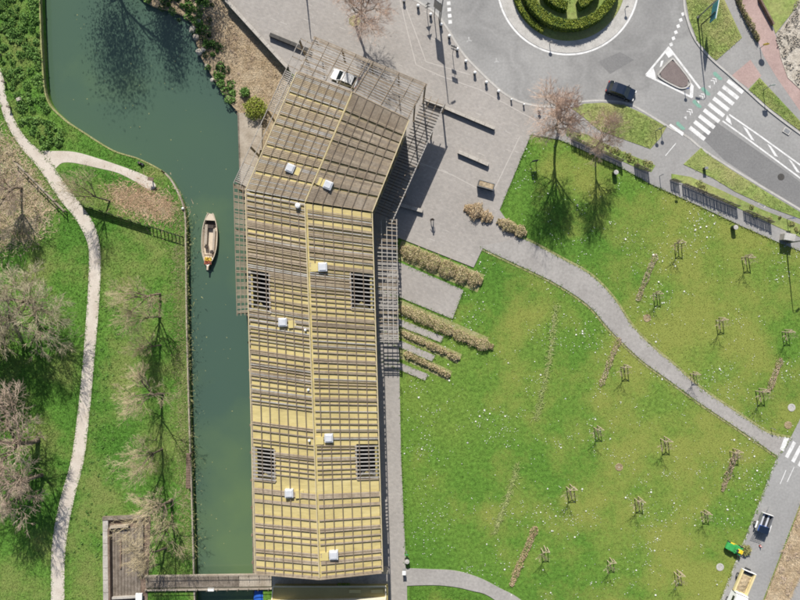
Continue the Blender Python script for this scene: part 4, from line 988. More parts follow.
clumps('bank_brush', 'brownish brush patches on the dry slope', [(208, -10), (222, -2), (284, 70), (268, 110), (240, 105), (226, 70), (216, 40)], 70, 50, .6, .4, 'twig_brown', .14, BANK_Z)
scatter('park_dry_grass', 'tan dry grass patch on the point of the west bank', [(107, 187), (128, 188), (152, 192), (172, 200), (175, 212), (168, 221), (145, 214), (122, 207)], 11000, .14, .075, 'reddish_blade', avoid=(path_px,), jit=10, lean=2.2)
scatter('scrub_dry_grass', 'brown dry scrub at the left edge west of the path', [(-10, 130), (8, 138), (38, 178), (54, 206), (44, 226), (30, 240), (-10, 250)], 20000, .15, .08, 'dry_blade', avoid=(path_px,), jit=12, lean=2.2)
clumps('scrub_brush', 'brown brush in the scrub at the left edge', [(-10, 140), (10, 148), (45, 200), (38, 225), (-10, 246)], 90, 50, .6, .5, 'twig_grey', .14, avoid=(path_px,))
scatter('bank_dry_grass', 'yellowed grass along the west quay edge', [(176, 196), (185, 215), (186, 330), (192, 560), (182, 560), (176, 330), (174, 240)], 16000, .12, .08, 'worn_grass', jit=8, lean=1.5)
for nm, lb, poly in (('verge_tufts', 'uneven grass of the verge beside the direction sign', [(686, 0), (722, 0), (741, 38), (716, 60), (697, 41)]), ('verge_tufts', 'uneven grass of the verge under the street trees', [(584, 106), (624, 106), (665, 127), (650, 148), (598, 130)]),
                     ('verge_tufts', 'uneven grass of the triangular verge by the crossing', [(684, 164), (701, 149), (733, 172), (806, 217), (770, 207)]), ('verge_tufts', 'uneven grass of the long verge right of the crossing', [(759, 79), (749, 90), (802, 132), (802, 124)])):
    scatter(nm, lb, poly, 6000, .07, .12, 'verge_grass', .17, lean=1.8)
clumps('verge_shrubs', 'low olive shrubs in the strip beside the picket fences', [(566, 131), (585, 134), (655, 166), (651, 171), (610, 155)], 110, 60, .4, .45, 'leaf_olive', .17, .16)
clumps('verge_shrubs', 'low olive shrubs in the eastern strip beside the picket fences', [(671, 174), (690, 178), (760, 210), (806, 228), (806, 238), (735, 206), (700, 189)], 150, 60, .4, .45, 'leaf_olive', .17, .16)
scatter('dry_verge_grass', 'tan dry grass between the access road and the corner footway', [(802, 503), (765, 600), (789, 600), (806, 562)], 20000, .14, .08, 'dry_blade', .1, lean=2.2)
clumps('dry_verge_brush', 'brown brush in the dry verge at the lower right', [(800, 506), (767, 600), (786, 600), (804, 562)], 45, 60, .5, .4, 'twig_brown', .14, .1)
clumps('rubble_stones', 'grey dry twigs and stones on the rubble heap at the top right', [(800, 0), (778, 36), (790, 78), (806, 92), (806, 0)], 80, 25, .5, .12, 'stone_rubble', .25, .19, 'stones')
clumps('ground_weeds', 'dark green weeds scattered along the sand path', [(100, 300), (120, 300), (112, 500), (100, 560), (70, 560), (92, 440)], 160, 26, .25, .2, 'leaf_green', .16)
def edge_tufts(label, lines, per_m, sig, m, z=.06, lean=1.5):
    xs, ys = [], []
    for ln in lines:
        for a, b in zip(ln[:-1], ln[1:]):
            k = max(1, int(math.hypot(b[0] - a[0], b[1] - a[1]) / F * per_m)); t = RNG.random(k)
            xs.append(a[0] + (b[0] - a[0]) * t + RNG.normal(0, sig, k)); ys.append(a[1] + (b[1] - a[1]) * t + RNG.normal(0, sig, k))
    x, y = np.concatenate(xs), np.concatenate(ys); v, f = tufts((x - 400) / F, (300 - y) / F, z + 0 * x, .10, .10, lean)
    return tag(raw_mesh('edge_grass', v, f, 3, m), label, 'grass', kind='stuff')
edge_tufts('ragged grass creeping over the edges of the lawn path', [up_, lo_], 16, .8, 'lawn_grass', .115)
edge_tufts('ragged grass creeping over the edges of the sand path', [pl, pr], 26, 1.0, 'park_grass', .02)
edge_tufts('ragged grass along the square and the paved strips', [[(531, 135), (500, 210)], s_inner[::-1], [(791, 438), (777, 457), (720, 601)], [(401, 385), (402, 455), (406, 566)]] + fingers, 20, .7, 'lawn_grass', .10)
tag(edge_tufts('pale worn mower line curving through the upper middle of the lawn', [curve([(556, 304), (552, 340), (546, 375), (536, 420)], 6)], 60, 1.5, 'pale_grass', .09, 3.0))
tag(edge_tufts('pale worn mower line in the lower part of the lawn', [curve([(518, 464), (511, 487), (503, 510), (493, 534)], 6)], 60, 1.7, 'pale_grass', .09, 3.0))
def shrub(label, x, y, r, h, n, m, z=0.0, m2=None):
    t = thing('shrub', label, 'shrub', P(x, y, z)); g = RNG.normal(size=(n, 3)); g /= np.linalg.norm(g, axis=1)[:, None]; g *= (RNG.uniform(.2, 1, n) ** .4)[:, None]
    bl = np.array([1 + .35 * mnoise.noise(Vector(tuple(q * 2.2 + x))) for q in g]); c = g * bl[:, None] * np.array([r, r, h * .5]); c[:, 2] += h * .5
    v, f = leaf_quads(c, .2, .9); raw_mesh('foliage', v, f, 4, m, t)
    s = MB()
    for k in range(7): a = k * .9; s.tube([(0, 0, -.1), (r * .4 * math.cos(a), r * .4 * math.sin(a), h * .4), (r * .75 * math.cos(a), r * .75 * math.sin(a), h * .75)], [.05, .03, .015], 4, False)
    s.build('stems', 'hedge_stem', t)['kind'] = 'stuff'; return t
shrub('pale green shrub beside the boardwalk under the canal-side lattice', 257, 110, 1.7, 1.9, 2200, 'leaf_box', BANK_Z)
shrub('small dark green shrub at the top of the dry canal slope', 245.5, 93, .7, 1.0, 900, 'leaf_green', BANK_Z)
shrub('low green bush at the foot of the lawn edge behind the green machine', 745, 549.5, .75, .7, 900, 'leaf_olive')
rk = random.Random(3)
for i, (x, y, s_) in enumerate(((193, 30, .55), (199, 22, .5), (196, 37, .45), (203, 50, .4), (199, 52, .5), (207, 66, .35), (212, 80, .3))):
    m_ = bmesh.new(); bmesh.ops.create_icosphere(m_, subdivisions=2, radius=s_)
    for v_ in m_.verts: v_.co *= 1 + .35 * mnoise.noise(v_.co * 2.5 + Vector((i * 3, 0, 0))); v_.co.z *= .6
    me = bpy.data.meshes.new('boulder'); m_.to_mesh(me); m_.free(); me.materials.append(MATS['stone_rubble']); o = bpy.data.objects.new('boulder', me); COL.objects.link(o); o.location = P(x, y, BANK_Z + .1)
    tag(o, ('largest pale boulder at the water edge below the weeds', 'pale boulder among the weeds nearest the top of the canal corner', 'pale boulder just below the largest one', 'small inner boulder midway down the weedy bank', 'boulder at the water midway down the weedy bank', 'small boulder in the lower weedy bank', 'smallest boulder near the boardwalk end of the weedy bank')[i], 'boulder', 'boulders on the weedy canal bank')
#PART4
# ------------------------------------------------------------------ fences
def picket_fence(label, p, q, h, step, m='old_wood', group=None, boards=False, wd=.12):
    a, b = P(p[0], p[1], .05), P(q[0], q[1], .05); t = thing('picket_fence', label, 'fence', (a + b) / 2, 0, group); T0 = Vector(t.location); L_ = (b - a).length; n = int(L_ / step)
    for k in range(n + 1):
        c = a.lerp(b, k / n); piece('picket', c, c + Vector((rs.uniform(-.04, .04), rs.uniform(-.04, .04), h * rs.uniform(.9, 1.08))), .05, wd, m, t, T0)
    for z in (.3, h * .82): piece('fence_rail', a + Vector((0, 0, z)), b + Vector((0, 0, z)), .05, .07, m, t, T0)
    return t
GF = 'weathered picket fences along the lawn footway'
picket_fence('weathered picket fence behind the two pinkish street trees', (571, 139), (621, 162), 1.55, .17, 'old_wood', GF)
picket_fence('short picket fence piece left of the footway gap', (634, 166), (648, 172), 1.55, .16, 'old_wood', GF)
picket_fence('shortest picket fence piece right of the footway gap', (670, 180), (678, 183), 1.55, .16, 'old_wood', GF)
picket_fence('longest picket fence along the eastern footway', (682, 185), (736, 207.5), 1.55, .17, 'old_wood', GF)
picket_fence('picket fence piece ending near the stone cabinet', (743, 211), (770, 223), 1.5, .18, 'old_wood', GF)
gf = thing('board_fence', 'dark green board fence from the sand path to the canal', 'fence', P(130, 221, 0)); G0 = Vector(gf.location)
a, b = P(83, 205.2, 0), P(150, 226.5, 0)
for k in range(8): c = a.lerp(b, k / 7); piece('post', c, c + Vector((0, 0, 1.15)), .14, .14, 'fence_green', gf, G0)
for z in (.25, .5, .75, 1.0): piece('board', a + Vector((0, 0, z)), b + Vector((0, 0, z)), .04, .2, 'fence_green', gf, G0)
c0, c1 = P(153, 227.5, 0), P(183, 237, 0)
for k in range(9): c = c0.lerp(c1, k / 8); piece('post', c, c + Vector((0, 0, 1.15)), .13, .13, 'fence_green', gf, G0)
piece('top_rail', c0 + Vector((0, 0, 1.05)), c1 + Vector((0, 0, 1.05)), .05, .1, 'fence_green', gf, G0)
rf = thing('rail_fence', 'post and rail timber fence in the scrub left of the sand path', 'fence', P(45, 190, 0)); R0 = Vector(rf.location)
a, b = P(18, 163, 0), P(67, 212, 0)
for k in range(6): c = a.lerp(b, k / 5); piece('post', c, c + Vector((0, 0, 1.2)), .16, .16, 'old_wood', rf, R0)
for z in (.5, 1.0): piece('rail', a + Vector((0, 0, z)), b + Vector((0, 0, z)), .07, .12, 'deck_wood', rf, R0)
# ------------------------------------------------------------------ saplings tied to three stakes
sap0 = thing('staked_sapling', '-', 'sapling', (0, 0, 0))
for k in range(3):
    a_ = R(90 + 120 * k); p = Vector((.52 * math.cos(a_), .2 * math.sin(a_), -.05))
    MB().tube([p, p + Vector((0, 0, 1.85))], .07, 6).build('stake', 'stake_wood', sap0)
for k in range(3):
    a0, a1 = R(90 + 120 * k), R(210 + 120 * k)
    MB().bar((.52 * math.cos(a0), .2 * math.sin(a0), 1.72), (.52 * math.cos(a1), .2 * math.sin(a1), 1.72), .045, .08).build('tie_bar', 'stake_wood', sap0)
m1, m2 = MB(), MB(); rnd = random.Random(5)
grow(m1, m2, Vector((0, 0, -.05)), Vector((0, 0, 1)), 2.3, .035, 0, ((7, 4, 3, 2), (.38, .55, .6, .6), A_st, .1, 3, .013), rnd)
m1.build('stem', 'bark', sap0); m2.build('twigs', 'twig_brown', sap0)['kind'] = 'stuff'
SAP = [(678, 243, 'topmost staked sapling of the lawn, left of the second bin'), (745, 257, 'staked sapling on the lawn nearest the eastern white-topped bin'), (656, 293, 'staked sapling beside the upper end of a dry brush row'), (719, 319, 'staked sapling above the path bend with a bushy shadow'), (785, 331, 'staked sapling nearest the right edge under the lamp shadow'),
       (693, 373, 'staked sapling standing right at the edge of the lawn path'), (624, 366, 'staked sapling right of the dry brush row by the path'), (597, 427, 'westernmost staked sapling below the lawn path'), (664, 438, 'staked sapling in the middle of the lawn below the path'), (733, 450, 'staked sapling at the top of the brush row beside the crossing'),
       (759, 390, 'staked sapling at the lower end of the right-hand brush row'), (570, 486, 'staked sapling left of the lower middle of the lawn'), (638, 498, 'staked sapling in the lower middle of the lawn'), (704, 511, 'staked sapling closest to the trailer on the road'), (544, 547, 'staked sapling beside the reddish brush row by the southern path'), (610, 559, 'lowest middle staked sapling on the lawn'), (677, 571, 'lowest right staked sapling on the lawn near the truck')]
for i, (x, y, lb) in enumerate(SAP):
    o = sap0 if i == 0 else copy_tree(sap0); o.location = P(x, y, 0); o.rotation_euler = (rs.uniform(-.06, .06), rs.uniform(-.06, .06), rs.uniform(-.18, .18)); s_ = rs.uniform(.88, 1.12); o.scale = (s_, s_, s_); o['label'] = lb; o['group'] = 'young trees tied to three stakes'
# ------------------------------------------------------------------ bollards, bins, lamps, signs
bol0 = thing('bollard', '-', 'bollard'); MB().lathe((0, 0, 0), [(.20, 0), (.18, .1), (.17, .55)], 12).build('shaft', 'metal_dark', bol0, smooth=False)
MB().lathe((0, 0, 0), [(.19, .55), (.22, .62), (.22, .72), (.15, .82), (.05, .86)], 14).build('cap', 'metal_white', bol0, smooth=True)
BOL = [(404, 2), (418, 7.5), (430.5, 16), (441, 26), (449, 37.5), (457, 50.5), (465.5, 62.5), (474.5, 74), (486, 83.5), (498, 92.5), (511, 100.5), (523.5, 105.5), (539, 111)]
BL_ = ['uppermost white-capped bollard at the photo top edge', 'second white-capped bollard from the top', 'white-capped bollard beside the double sign post', 'white-capped bollard right by the tall lamp foot', 'white-capped bollard next below the tall lamp', 'white-capped bollard above the crossbar sign post', 'white-capped bollard right of the crossbar sign post', 'white-capped bollard midway round the kerb curve', 'white-capped bollard above the long low wall', 'white-capped bollard fourth from the street tree end', 'grey small bollard third from the street tree end', 'small bollard second from the street tree end', 'last white-capped bollard before the large pinkish street tree']
for i, (x, y) in enumerate(BOL):
    o = bol0 if i == 0 else copy_tree(bol0); o.location = P(x, y, .12); o['label'] = BL_[i]; o['group'] = 'bollards along the plaza kerb'
    if i in (10, 11): o.scale = (.62, .62, .8)
def bin_(x, y, label):
    t = thing('litter_bin', label, 'bin', P(x, y, .0)); MB().lathe((0, 0, 0), [(.30, 0), (.33, .05), (.33, .95), (.28, 1.0)], 14).build('body', 'bin_green', t)
    MB().lathe((0, 0, 0), [(.30, 1.0), (.34, 1.03), (.33, 1.07), (.1, 1.10)], 14).build('lid', 'kerb_stone', t); MB().box((0, -.33, .75), (.3, .04, .16)).build('slot', 'metal_dark', t)
bin_(614, 173.5, 'white-topped dark litter bin on the lawn behind the street trees'); bin_(732.5, 228, 'white-topped dark litter bin on the lawn below the longest fence')
bin_(407, 559, 'small dark bin beside the walk at the lower hall corner')
def lamp(label, x, y, h, dx, dy, z=.12):
    t = thing('street_lamp', label, 'street lamp', P(x, y, z)); e = Vector((dx, dy, h))
    MB().tube([(0, 0, 0), (0, 0, h * .5), (0, 0, h - .3)], [.11, .09, .06], 10).build('pole', 'metal_grey', t, smooth=True)
    MB().tube([(0, 0, h - .3), (dx * .3, dy * .3, h - .05), (dx, dy, h)], .04, 8).build('arm', 'metal_grey', t)
    MB().box((0, 0, .2), (.3, .3, .4)).build('base', 'metal_grey', t, bevel=.02)
    hd = MB().box((dx * 1.25, dy * 1.25, h), (.75, .3, .14), math.atan2(dy, dx), taper=.8).build('lamp_head', 'metal_white', t, bevel=.03); MB().box((dx * 1.25, dy * 1.25, h - .08), (.5, .2, .03), math.atan2(dy, dx)).build('lens', 'lamp_clear', hd)
lamp('tall grey street lamp at the kerb beside the bollards', 439.8, 22.5, 10.0, .55, .35); lamp('tall street lamp standing on the verge by the direction sign', 697.5, 18, 9.8, -.9, .2)
lamp('street lamp at the right end of the lawn footway', 786, 243, 8.6, .5, .5, .05)
lamp('thin lamp standing at the top of the square by the roof corner', 306.5, -4, 5.5, .3, .1)
def sign_post(label, x, y, h, plates, z=.12, rz=0.0):
    """plates: (shape, z, size, material)"""
    t = thing('sign_post', label, 'sign', P(x, y, z), rz); MB().tube([(0, 0, 0), (0, 0, h)], .045, 8).build('post', 'metal_grey', t)
    for shp, pz, sz, m_ in plates:
        pr_ = MB()
        if shp == 'round': pts = [(math.cos(2 * math.pi * k / 16) * sz / 2, math.sin(2 * math.pi * k / 16) * sz / 2) for k in range(16)]
        elif shp == 'tri': pts = [(-sz / 2, -sz * .42), (sz / 2, -sz * .42), (0, sz * .45)]
        elif shp == 'house': pts = [(-sz / 2, -sz / 2), (sz / 2, -sz / 2), (sz / 2, sz * .25), (0, sz * .6), (-sz / 2, sz * .25)]
        else: pts = [(-sz / 2, -sz * .35), (sz / 2, -sz * .35), (sz / 2, sz * .35), (-sz / 2, sz * .35)]
        fr = [(a, -.06, pz + b) for a, b in pts]; bk = [(a, -.09, pz + b) for a, b in pts]; pr_.face(fr[::-1]); pr_.face(bk)
        for k in range(len(pts)): j = (k + 1) % len(pts); pr_.face([fr[k], fr[j], bk[j], bk[k]])
        pr_.build('plate', m_, t)
    return t
sign_post('thin sign post with two angled plates beside the top bollards', 427, 12, 3.4, [('tri', 2.0, .8, 'metal_grey'), ('tri', 3.0, .8, 'metal_grey')], rz=.3)
sign_post('crossbar sign post on the square edge below the lamp', 452.5, 54, 3.6, [('rect', 2.1, .7, 'metal_grey'), ('rect', 3.1, .9, 'metal_grey')], rz=-.4)
sign_post('round sign on a thin post beside the pink path', 760, 48, 2.2, [('round', 1.7, .85, 'machine_yellow')])
sign_post('house-shaped sign on a thin post in the long right verge', 763.2, 90, 3.0, [('house', 2.6, .75, 'metal_white')], z=.17)
sign_post('left of two small signs at the verge corner by the crossing', 655.5, 131, 1.8, [('round', 1.6, .5, 'metal_grey')], z=.17); sign_post('right of two small signs at the verge corner by the crossing', 661, 128.5, 1.8, [('round', 1.6, .5, 'metal_grey')], z=.17)
sign_post('blue plate sign post beside the eastern footway', 787, 219, 1.9, [('rect', 1.6, .6, 'blue_sign')]); sign_post('short sign post on the footway gap between the fences', 659.5, 176, 1.5, [('rect', 1.4, .25, 'metal_grey')])
sign_post('small sign on the splitter island tip', 685, 90, 1.2, [('round', 1.0, .45, 'blue_sign')], z=.14); sign_post('small sign by the gap in the roundabout hedge', 549.5, 44, 1.3, [('round', 1.1, .5, 'metal_grey')], z=.1); sign_post('small sign on the right of the roundabout apron', 625, 9, 1.2, [('round', 1.0, .45, 'metal_grey')], z=.1)
sign_post('thin post at the lower hedge by the longest fence', 675, 186, 2.0, [('rect', 1.7, .45, 'metal_dark')])
sign_post('green topped sign beside the walk at the lower hall corner', 406.5, 551, 1.6, [('rect', 1.3, .5, 'machine_green')], z=.0)
sign_post('small grey post on the path near the access crossing', 771, 428, 1.2, [('rect', 1.0, .2, 'metal_grey')], z=.0)
ds = thing('direction_sign', 'large teal direction sign on a bent post by the roundabout exit', 'sign', P(701, 25, .17), R(80))
MB().tube([(0, 0, 0), (0, 0, 4.6)], .08, 8).build('post', 'metal_dark', ds)
MB().box((.45, -.14, 3.7), (2.6, .08, 1.7)).build('board', 'teal_sign', ds); MB().ribbon([(-.9, -.2), (1.8, -.2)], .06, 4.66, 4.5).build('rim', 'metal_white', ds)
for k in range(4): MB().box((.45, -.19, 3.15 + k * .38), (2.1, .02, .10)).build('text_line', 'metal_white', ds)
bd = thing('notice_board', 'tall dark notice board on two legs beside the kerb bollards', 'board', P(436.5, 17.5, .12), R(-38))
for sx in (-.42, .42): MB().tube([(sx, 0, 0), (sx, 0, 5.4)], .06, 8).build('leg', 'metal_dark', bd)
MB().box((0, 0, 4.1), (1.35, .12, 2.6)).build('panel', 'metal_grey', bd, bevel=.02); MB().box((0, -.07, 4.1), (1.15, .02, 2.3)).build('poster', 'kerb_stone', bd)
ib = thing('information_board', 'low information board on two legs at the lawn corner by the square', 'board', P(533, 163, 0), R(8))
for sx in (-.4, .4): MB().bar((sx, 0, 0), (sx * .8, 0, 2.1), .08, .08).build('leg', 'rust_wood', ib)
MB().box((0, 0, 1.55), (.85, .07, .95)).build('panel', 'cloth_navy', ib)
cb = thing('stone_cabinet', 'squat beige cabinet with pale top at the right end of the footway', 'cabinet', P(784.5, 238, .1), R(-10))
MB().box((0, 0, .7), (1.45, .9, 1.4)).build('body', 'wall_concrete', cb, bevel=.03); MB().box((0, 0, 1.45), (1.6, 1.05, .12), taper=.9).build('top', 'kerb_stone', cb); MB().box((0, -.46, .7), (1.1, .03, 1.1)).build('door', 'old_wood', cb)
bx = thing('utility_box', 'small dark utility box in the triangular verge', 'box', P(704, 169, .17)); MB().box((0, 0, .4), (.4, .3, .8)).build('body', 'metal_dark', bx, bevel=.02); MB().box((0, 0, .83), (.46, .36, .06)).build('cap', 'metal_grey', bx)
ls = thing('lectern_sign', 'small dark timber lectern sign at the end of the sand branch path', 'sign', P(153, 181, 0), R(-8))
MB().box((0, 0, .5), (.14, .14, 1.0)).build('post', 'rust_wood', ls); MB().box((0, .1, 1.05), (.85, .5, .06)).build('top', 'rust_wood', ls)
for i, (x, y, lb) in enumerate(((1, 55, 'weathered timber post beside the sand path, uppermost'), (6, 83, 'weathered timber post beside the sand path, middle'), (11, 108, 'weathered timber post beside the sand path, lowest'))):
    t = thing('path_post', lb, 'post', P(x, y, 0)); MB().box((0, 0, .4), (.2, .2, .8)).build('shaft', 'old_wood', t); MB().box((0, 0, .82), (.5, .22, .08)).build('cap', 'old_wood', t)
st = thing('stone_block', 'grey stone block in the weeds beside the sand path', 'stone', P(20, 100, 0), .4); MB().box((0, 0, .25), (.7, .55, .5), taper=.85).build('body', 'stone_rubble', st, bevel=.05)
mo = thing('mooring_post', 'dark timber mooring piece at the bend of the west bank', 'mooring', P(141, 163.5, .05), R(-25)); MB().box((0, 0, .1), (.9, .3, .25)).build('beam', 'metal_dark', mo); MB().box((0, 0, .35), (.2, .2, .4)).build('bitt', 'rust_wood', mo)
wl = thing('water_marker', 'small white marker post at the edge of the west bank', 'marker', P(186.5, 210, WATER_Z)); MB().tube([(0, 0, -1), (0, 0, 1.7)], .06, 8).build('post', 'metal_grey', wl); MB().lathe((0, 0, 1.7), [(.16, 0), (.18, .1), (.1, .2)], 10).build('cap', 'metal_white', wl)
jt = thing('jetty', 'small dark timber landing on the west bank above the willow', 'jetty', P(187.6, 471, .42), R(-1))
for k in range(14): MB().box((0, (k - 6.5) * .36, -.3), (.62, .31, .08)).build('plank', 'rust_wood', jt)
for sy in (-2.4, 2.4): MB().tube([(.25, sy, -2.5), (.25, sy, .1)], .1, 8).build('pile', 'rust_wood', jt)
bnc = thing('walk_bench', 'small pale topped bin box beside the walk near the southern path', 'box', P(404, 570, .12)); MB().box((0, 0, .55), (.42, .5, 1.1)).build('body', 'metal_grey', bnc, bevel=.02); MB().box((0, 0, 1.13), (.5, .58, .07)).build('lid', 'metal_white', bnc)
struct('splitter_island', MB().slab(W([(671, 61), (675, 63), (688, 80), (687, 85), (683, 87.5), (676, 86), (661, 77.5), (660, 73)]), .16, 0), 'island_brown')
struct('splitter_kerb', MB().ribbon(W(curve([(671, 60), (675, 62), (689, 80), (688, 86), (683, 88.5), (676, 87), (660, 78), (659, 73)], 3, True)), .2, .18, 0, closed=True), 'kerb_stone')
struct('pink_path_wall', MB().ribbon(W([(756, -60), (757.5, 0), (771.5, 26)]), .22, .75, 0), 'rust_wood')
# ------------------------------------------------------------------ vehicles
def prism(mb, prof, hw, mi=0, inset=None):
    """side profile [(x, z)] swept across the width; inset(x, z) narrows it"""
    n = len(prof); o = len(mb.v); f = inset or (lambda x, z: 1.0)
    for s_ in (-1, 1): mb.v += [(x, s_ * hw * f(x, z), z) for x, z in prof]
    mb.f.append(tuple(o + i for i in range(n))); mb.m.append(mi); mb.f.append(tuple(o + n + i for i in range(n))[::-1]); mb.m.append(mi)
    for i in range(n): j = (i + 1) % n; mb.f.append((o + i, o + n + i, o + n + j, o + j)); mb.m.append(mi)
    return mb
def wheels(t, xs, hw, r):
    for x in xs:
        for s_ in (-1, 1):
            w_ = MB().tube([(x, s_ * (hw - .2), r), (x, s_ * hw, r)], r, 18).build('wheel', 'tyre_black', t); MB().tube([(x, s_ * (hw - .02), r), (x, s_ * (hw + .01), r)], r * .6, 12).build('rim', 'metal_grey', w_)
def car(label, x, y, z, rz, paint, L_=4.2, hw=.88, group=None):
    t = thing('parked_car' if paint == 'car_white' else 'car', label, 'car', P(x, y, z), rz, group); k = L_ / 4.2
    bodyp = [(-2.08, .32), (-2.1, .62), (-2.02, .92), (-1.55, .98), (.95, .95), (1.75, .80), (2.05, .62), (2.1, .32), (1.7, .22), (-1.7, .22)]
    prism(MB(), [(a * k, b) for a, b in bodyp], hw, inset=lambda x_, z_: (1 - .10 * (abs(x_) / 2.1 / k) ** 3) * (1.0 if z_ < .85 else .94)).build('body', paint, t, bevel=.07)
    cabp = [(-1.85, .93), (-1.45, 1.40), (-.9, 1.48), (.1, 1.47), (.45, 1.40), (1.15, .93)]
    prism(MB(), [(a * k, b) for a, b in cabp], hw * .9, inset=lambda x_, z_: 1.0 if z_ < 1.0 else .84).build('cabin_glass', 'glass_dark', t, bevel=.05)
    prism(MB(), [(a * k, b) for a, b in [(-1.42, 1.405), (-.9, 1.50), (.1, 1.49), (.42, 1.415), (.1, 1.44), (-.9, 1.45)]], hw * .765).build('roof', paint, t, bevel=.02)
    for s_ in (-1, 1):
        for (x0, z0, x1, z1) in ((.45, 1.40, 1.15, .93), (-1.45, 1.40, -1.85, .93), (-.35, 1.47, -.38, .95)): MB().bar((x0 * k, s_ * hw * .765, z0 + .01), (x1 * k, s_ * hw * .91, z1), .07, .05).build('pillar', paint, t)
        MB().box((2.02 * k, s_ * hw * .68, .68), (.12, .34, .14)).build('headlight', 'lamp_clear', t, bevel=.02); MB().box((-2.05 * k, s_ * hw * .72, .78), (.1, .28, .18)).build('tail_light', 'lamp_red', t, bevel=.02)
        MB().box((.75 * k, s_ * (hw + .09), 1.0), (.14, .2, .13)).build('mirror', paint, t, bevel=.02); MB().box((-.2 * k, s_ * hw * .985, .6), (1.1, .012, .5)).build('door', paint, t)
    wheels(t, (-1.3 * k, 1.3 * k), hw, .32); return t
car('dark navy car on the roundabout in front of the street trees', 619.5, 92.5, .02, R(-20), 'car_navy', 4.2, .9)
car('white car parked under the open timber pergola', 345, 80, .12, R(157), 'car_white', 3.9, .84)
tk = thing('flatbed_truck', 'white flatbed truck with yellow drop sides on the access road', 'truck', P(737.5, 587.5, .02), math.atan2(-33, -14))
MB().box((-.6, 0, .52), (5.2, .8, .2)).build('chassis', 'metal_dark', tk)
prism(MB(), [(.55, .45), (.5, 1.9), (.75, 2.12), (1.75, 2.1), (2.25, 1.35), (2.75, 1.15), (2.9, .8), (2.9, .42)], .98, inset=lambda x_, z_: .86 if z_ > 1.8 else 1.0).build('cab', 'car_white', tk, bevel=.06)
ws = MB(); ws.face([(1.80, -.78, 2.06), (1.80, .78, 2.06), (2.26, .90, 1.40), (2.26, -.90, 1.40)]); ws.v = [(a + .03, b, c + .03) for a, b, c in ws.v]; ws.build('windscreen', 'glass_dark', tk)
for s_ in (-1, 1): MB().box((1.35, s_ * .955, 1.6), (.8, .03, .5)).build('side_window', 'glass_dark', tk); MB().box((2.1, s_ * 1.13, 1.45), (.12, .26, .3)).build('mirror', 'metal_dark', tk); MB().box((2.86, s_ * .7, .75), (.1, .35, .2)).build('headlight', 'lamp_clear', tk)
MB().box((-1.25, 0, .78), (3.3, 2.0, .1)).build('bed', 'sand_yellow', tk)
for s_ in (-1, 1): MB().box((-1.25, s_ * .92, 1.03), (3.3, .24, .42), taper=.985).build('side_board', 'machine_yellow' if False else 'sand_yellow', tk, bevel=.02)
MB().box((-2.92, 0, 1.03), (.1, 2.05, .5)).build('tail_board', 'metal_white', tk); MB().box((.38, 0, 1.25), (.09, 2.0, .9)).build('head_board', 'metal_white', tk)
MB().box((-2.6, 0, .86), (.55, 1.5, .06)).build('floor_mat', 'metal_dark', tk)
ld = bmesh.new(); bmesh.ops.create_grid(ld, x_segments=14, y_segments=9, size=.5)
for v_ in ld.verts: v_.co = Vector((v_.co.x * 2.4 - 1.0, v_.co.y * 1.45, .86 + .3 * max(0, 1 - (2 * v_.co.y) ** 2) * max(0, 1 - (2 * v_.co.x) ** 2) + .12 * mnoise.noise(v_.co * 7)))
me = bpy.data.meshes.new('load'); ld.to_mesh(me); ld.free(); me.materials.append(MATS['load_brown']); o = bpy.data.objects.new('load', me); COL.objects.link(o); o.parent = tk
wheels(tk, (-1.7, 2.0), .95, .38)
tr = thing('plant_trailer', 'grey open trailer with mesh ramp and raised blue board on the access road', 'trailer', P(761, 523.5, .02), math.atan2(-26, -9))
MB().box((-.3, 0, .5), (2.7, 1.55, .08)).build('floor', 'metal_dark', tr)
for s_ in (-1, 1): MB().box((-.3, s_ * .8, .78), (2.7, .05, .5)).build('side_board', 'metal_grey', tr); MB().bar((-1.55, s_ * .35, .62), (.7, s_ * .35, .62), .22, .1).build('wheel_track', 'skylight_white', tr)
MB().box((-1.68, 0, .8), (.06, 1.6, .55)).build('front_board', 'metal_white', tr); MB().box((.55, 0, .95), (.9, 1.4, .5), taper=.9).build('tool_box', 'tarp_blue', tr, bevel=.03); MB().box((.55, 0, 1.22), (.95, 1.45, .05)).build('tool_box_lid', 'car_navy', tr)
rm = MB()
for k in range(7): rm.bar((1.05, -.75 + k * .25, .5), (2.75, -.75 + k * .25, .08), .03, .03)
for k in range(6): rm.bar((1.1 + k * .31, -.77, .49 - k * .075), (1.1 + k * .31, .77, .49 - k * .075), .03, .03)
rm.build('mesh_ramp', 'metal_grey', tr); MB().tube([(-1.7, 0, .45), (-2.7, 0, .45)], .05, 8).build('drawbar', 'metal_grey', tr); MB().box((.2, -1.0, .72), (1.0, .22, .06)).build('mudguard', 'metal_white', tr); MB().box((.2, 1.0, .72), (1.0, .22, .06)).build('mudguard', 'metal_white', tr); wheels(tr, (.2,), 1.08, .3)
cn = thing('traffic_cone', 'small orange-red cone at the foot of the trailer ramp', 'cone', P(760, 546, .02)); MB().box((0, 0, .02), (.36, .36, .04)).build('base', 'metal_dark', cn); MB().lathe((0, 0, .04), [(.15, 0), (.03, .5)], 12).build('body', 'lamp_red', cn); MB().lathe((0, 0, .04), [(.117, .2), (.087, .31)], 12).build('band', 'metal_white', cn)
mw = thing('ride_on_mower', 'green and yellow ride-on mower at the edge of the lawn', 'mower', P(733, 547.5, .02), R(-25 + 180))
prism(MB(), [(.15, .35), (.15, .95), (.35, 1.0), (1.15, .92), (1.35, .7), (1.35, .35)], .48).build('hood', 'machine_green', mw, bevel=.06); prism(MB(), [(-1.0, .35), (-1.0, .72), (-.3, .62), (.2, .6), (.2, .35)], .62).build('deck', 'machine_green', mw, bevel=.05)
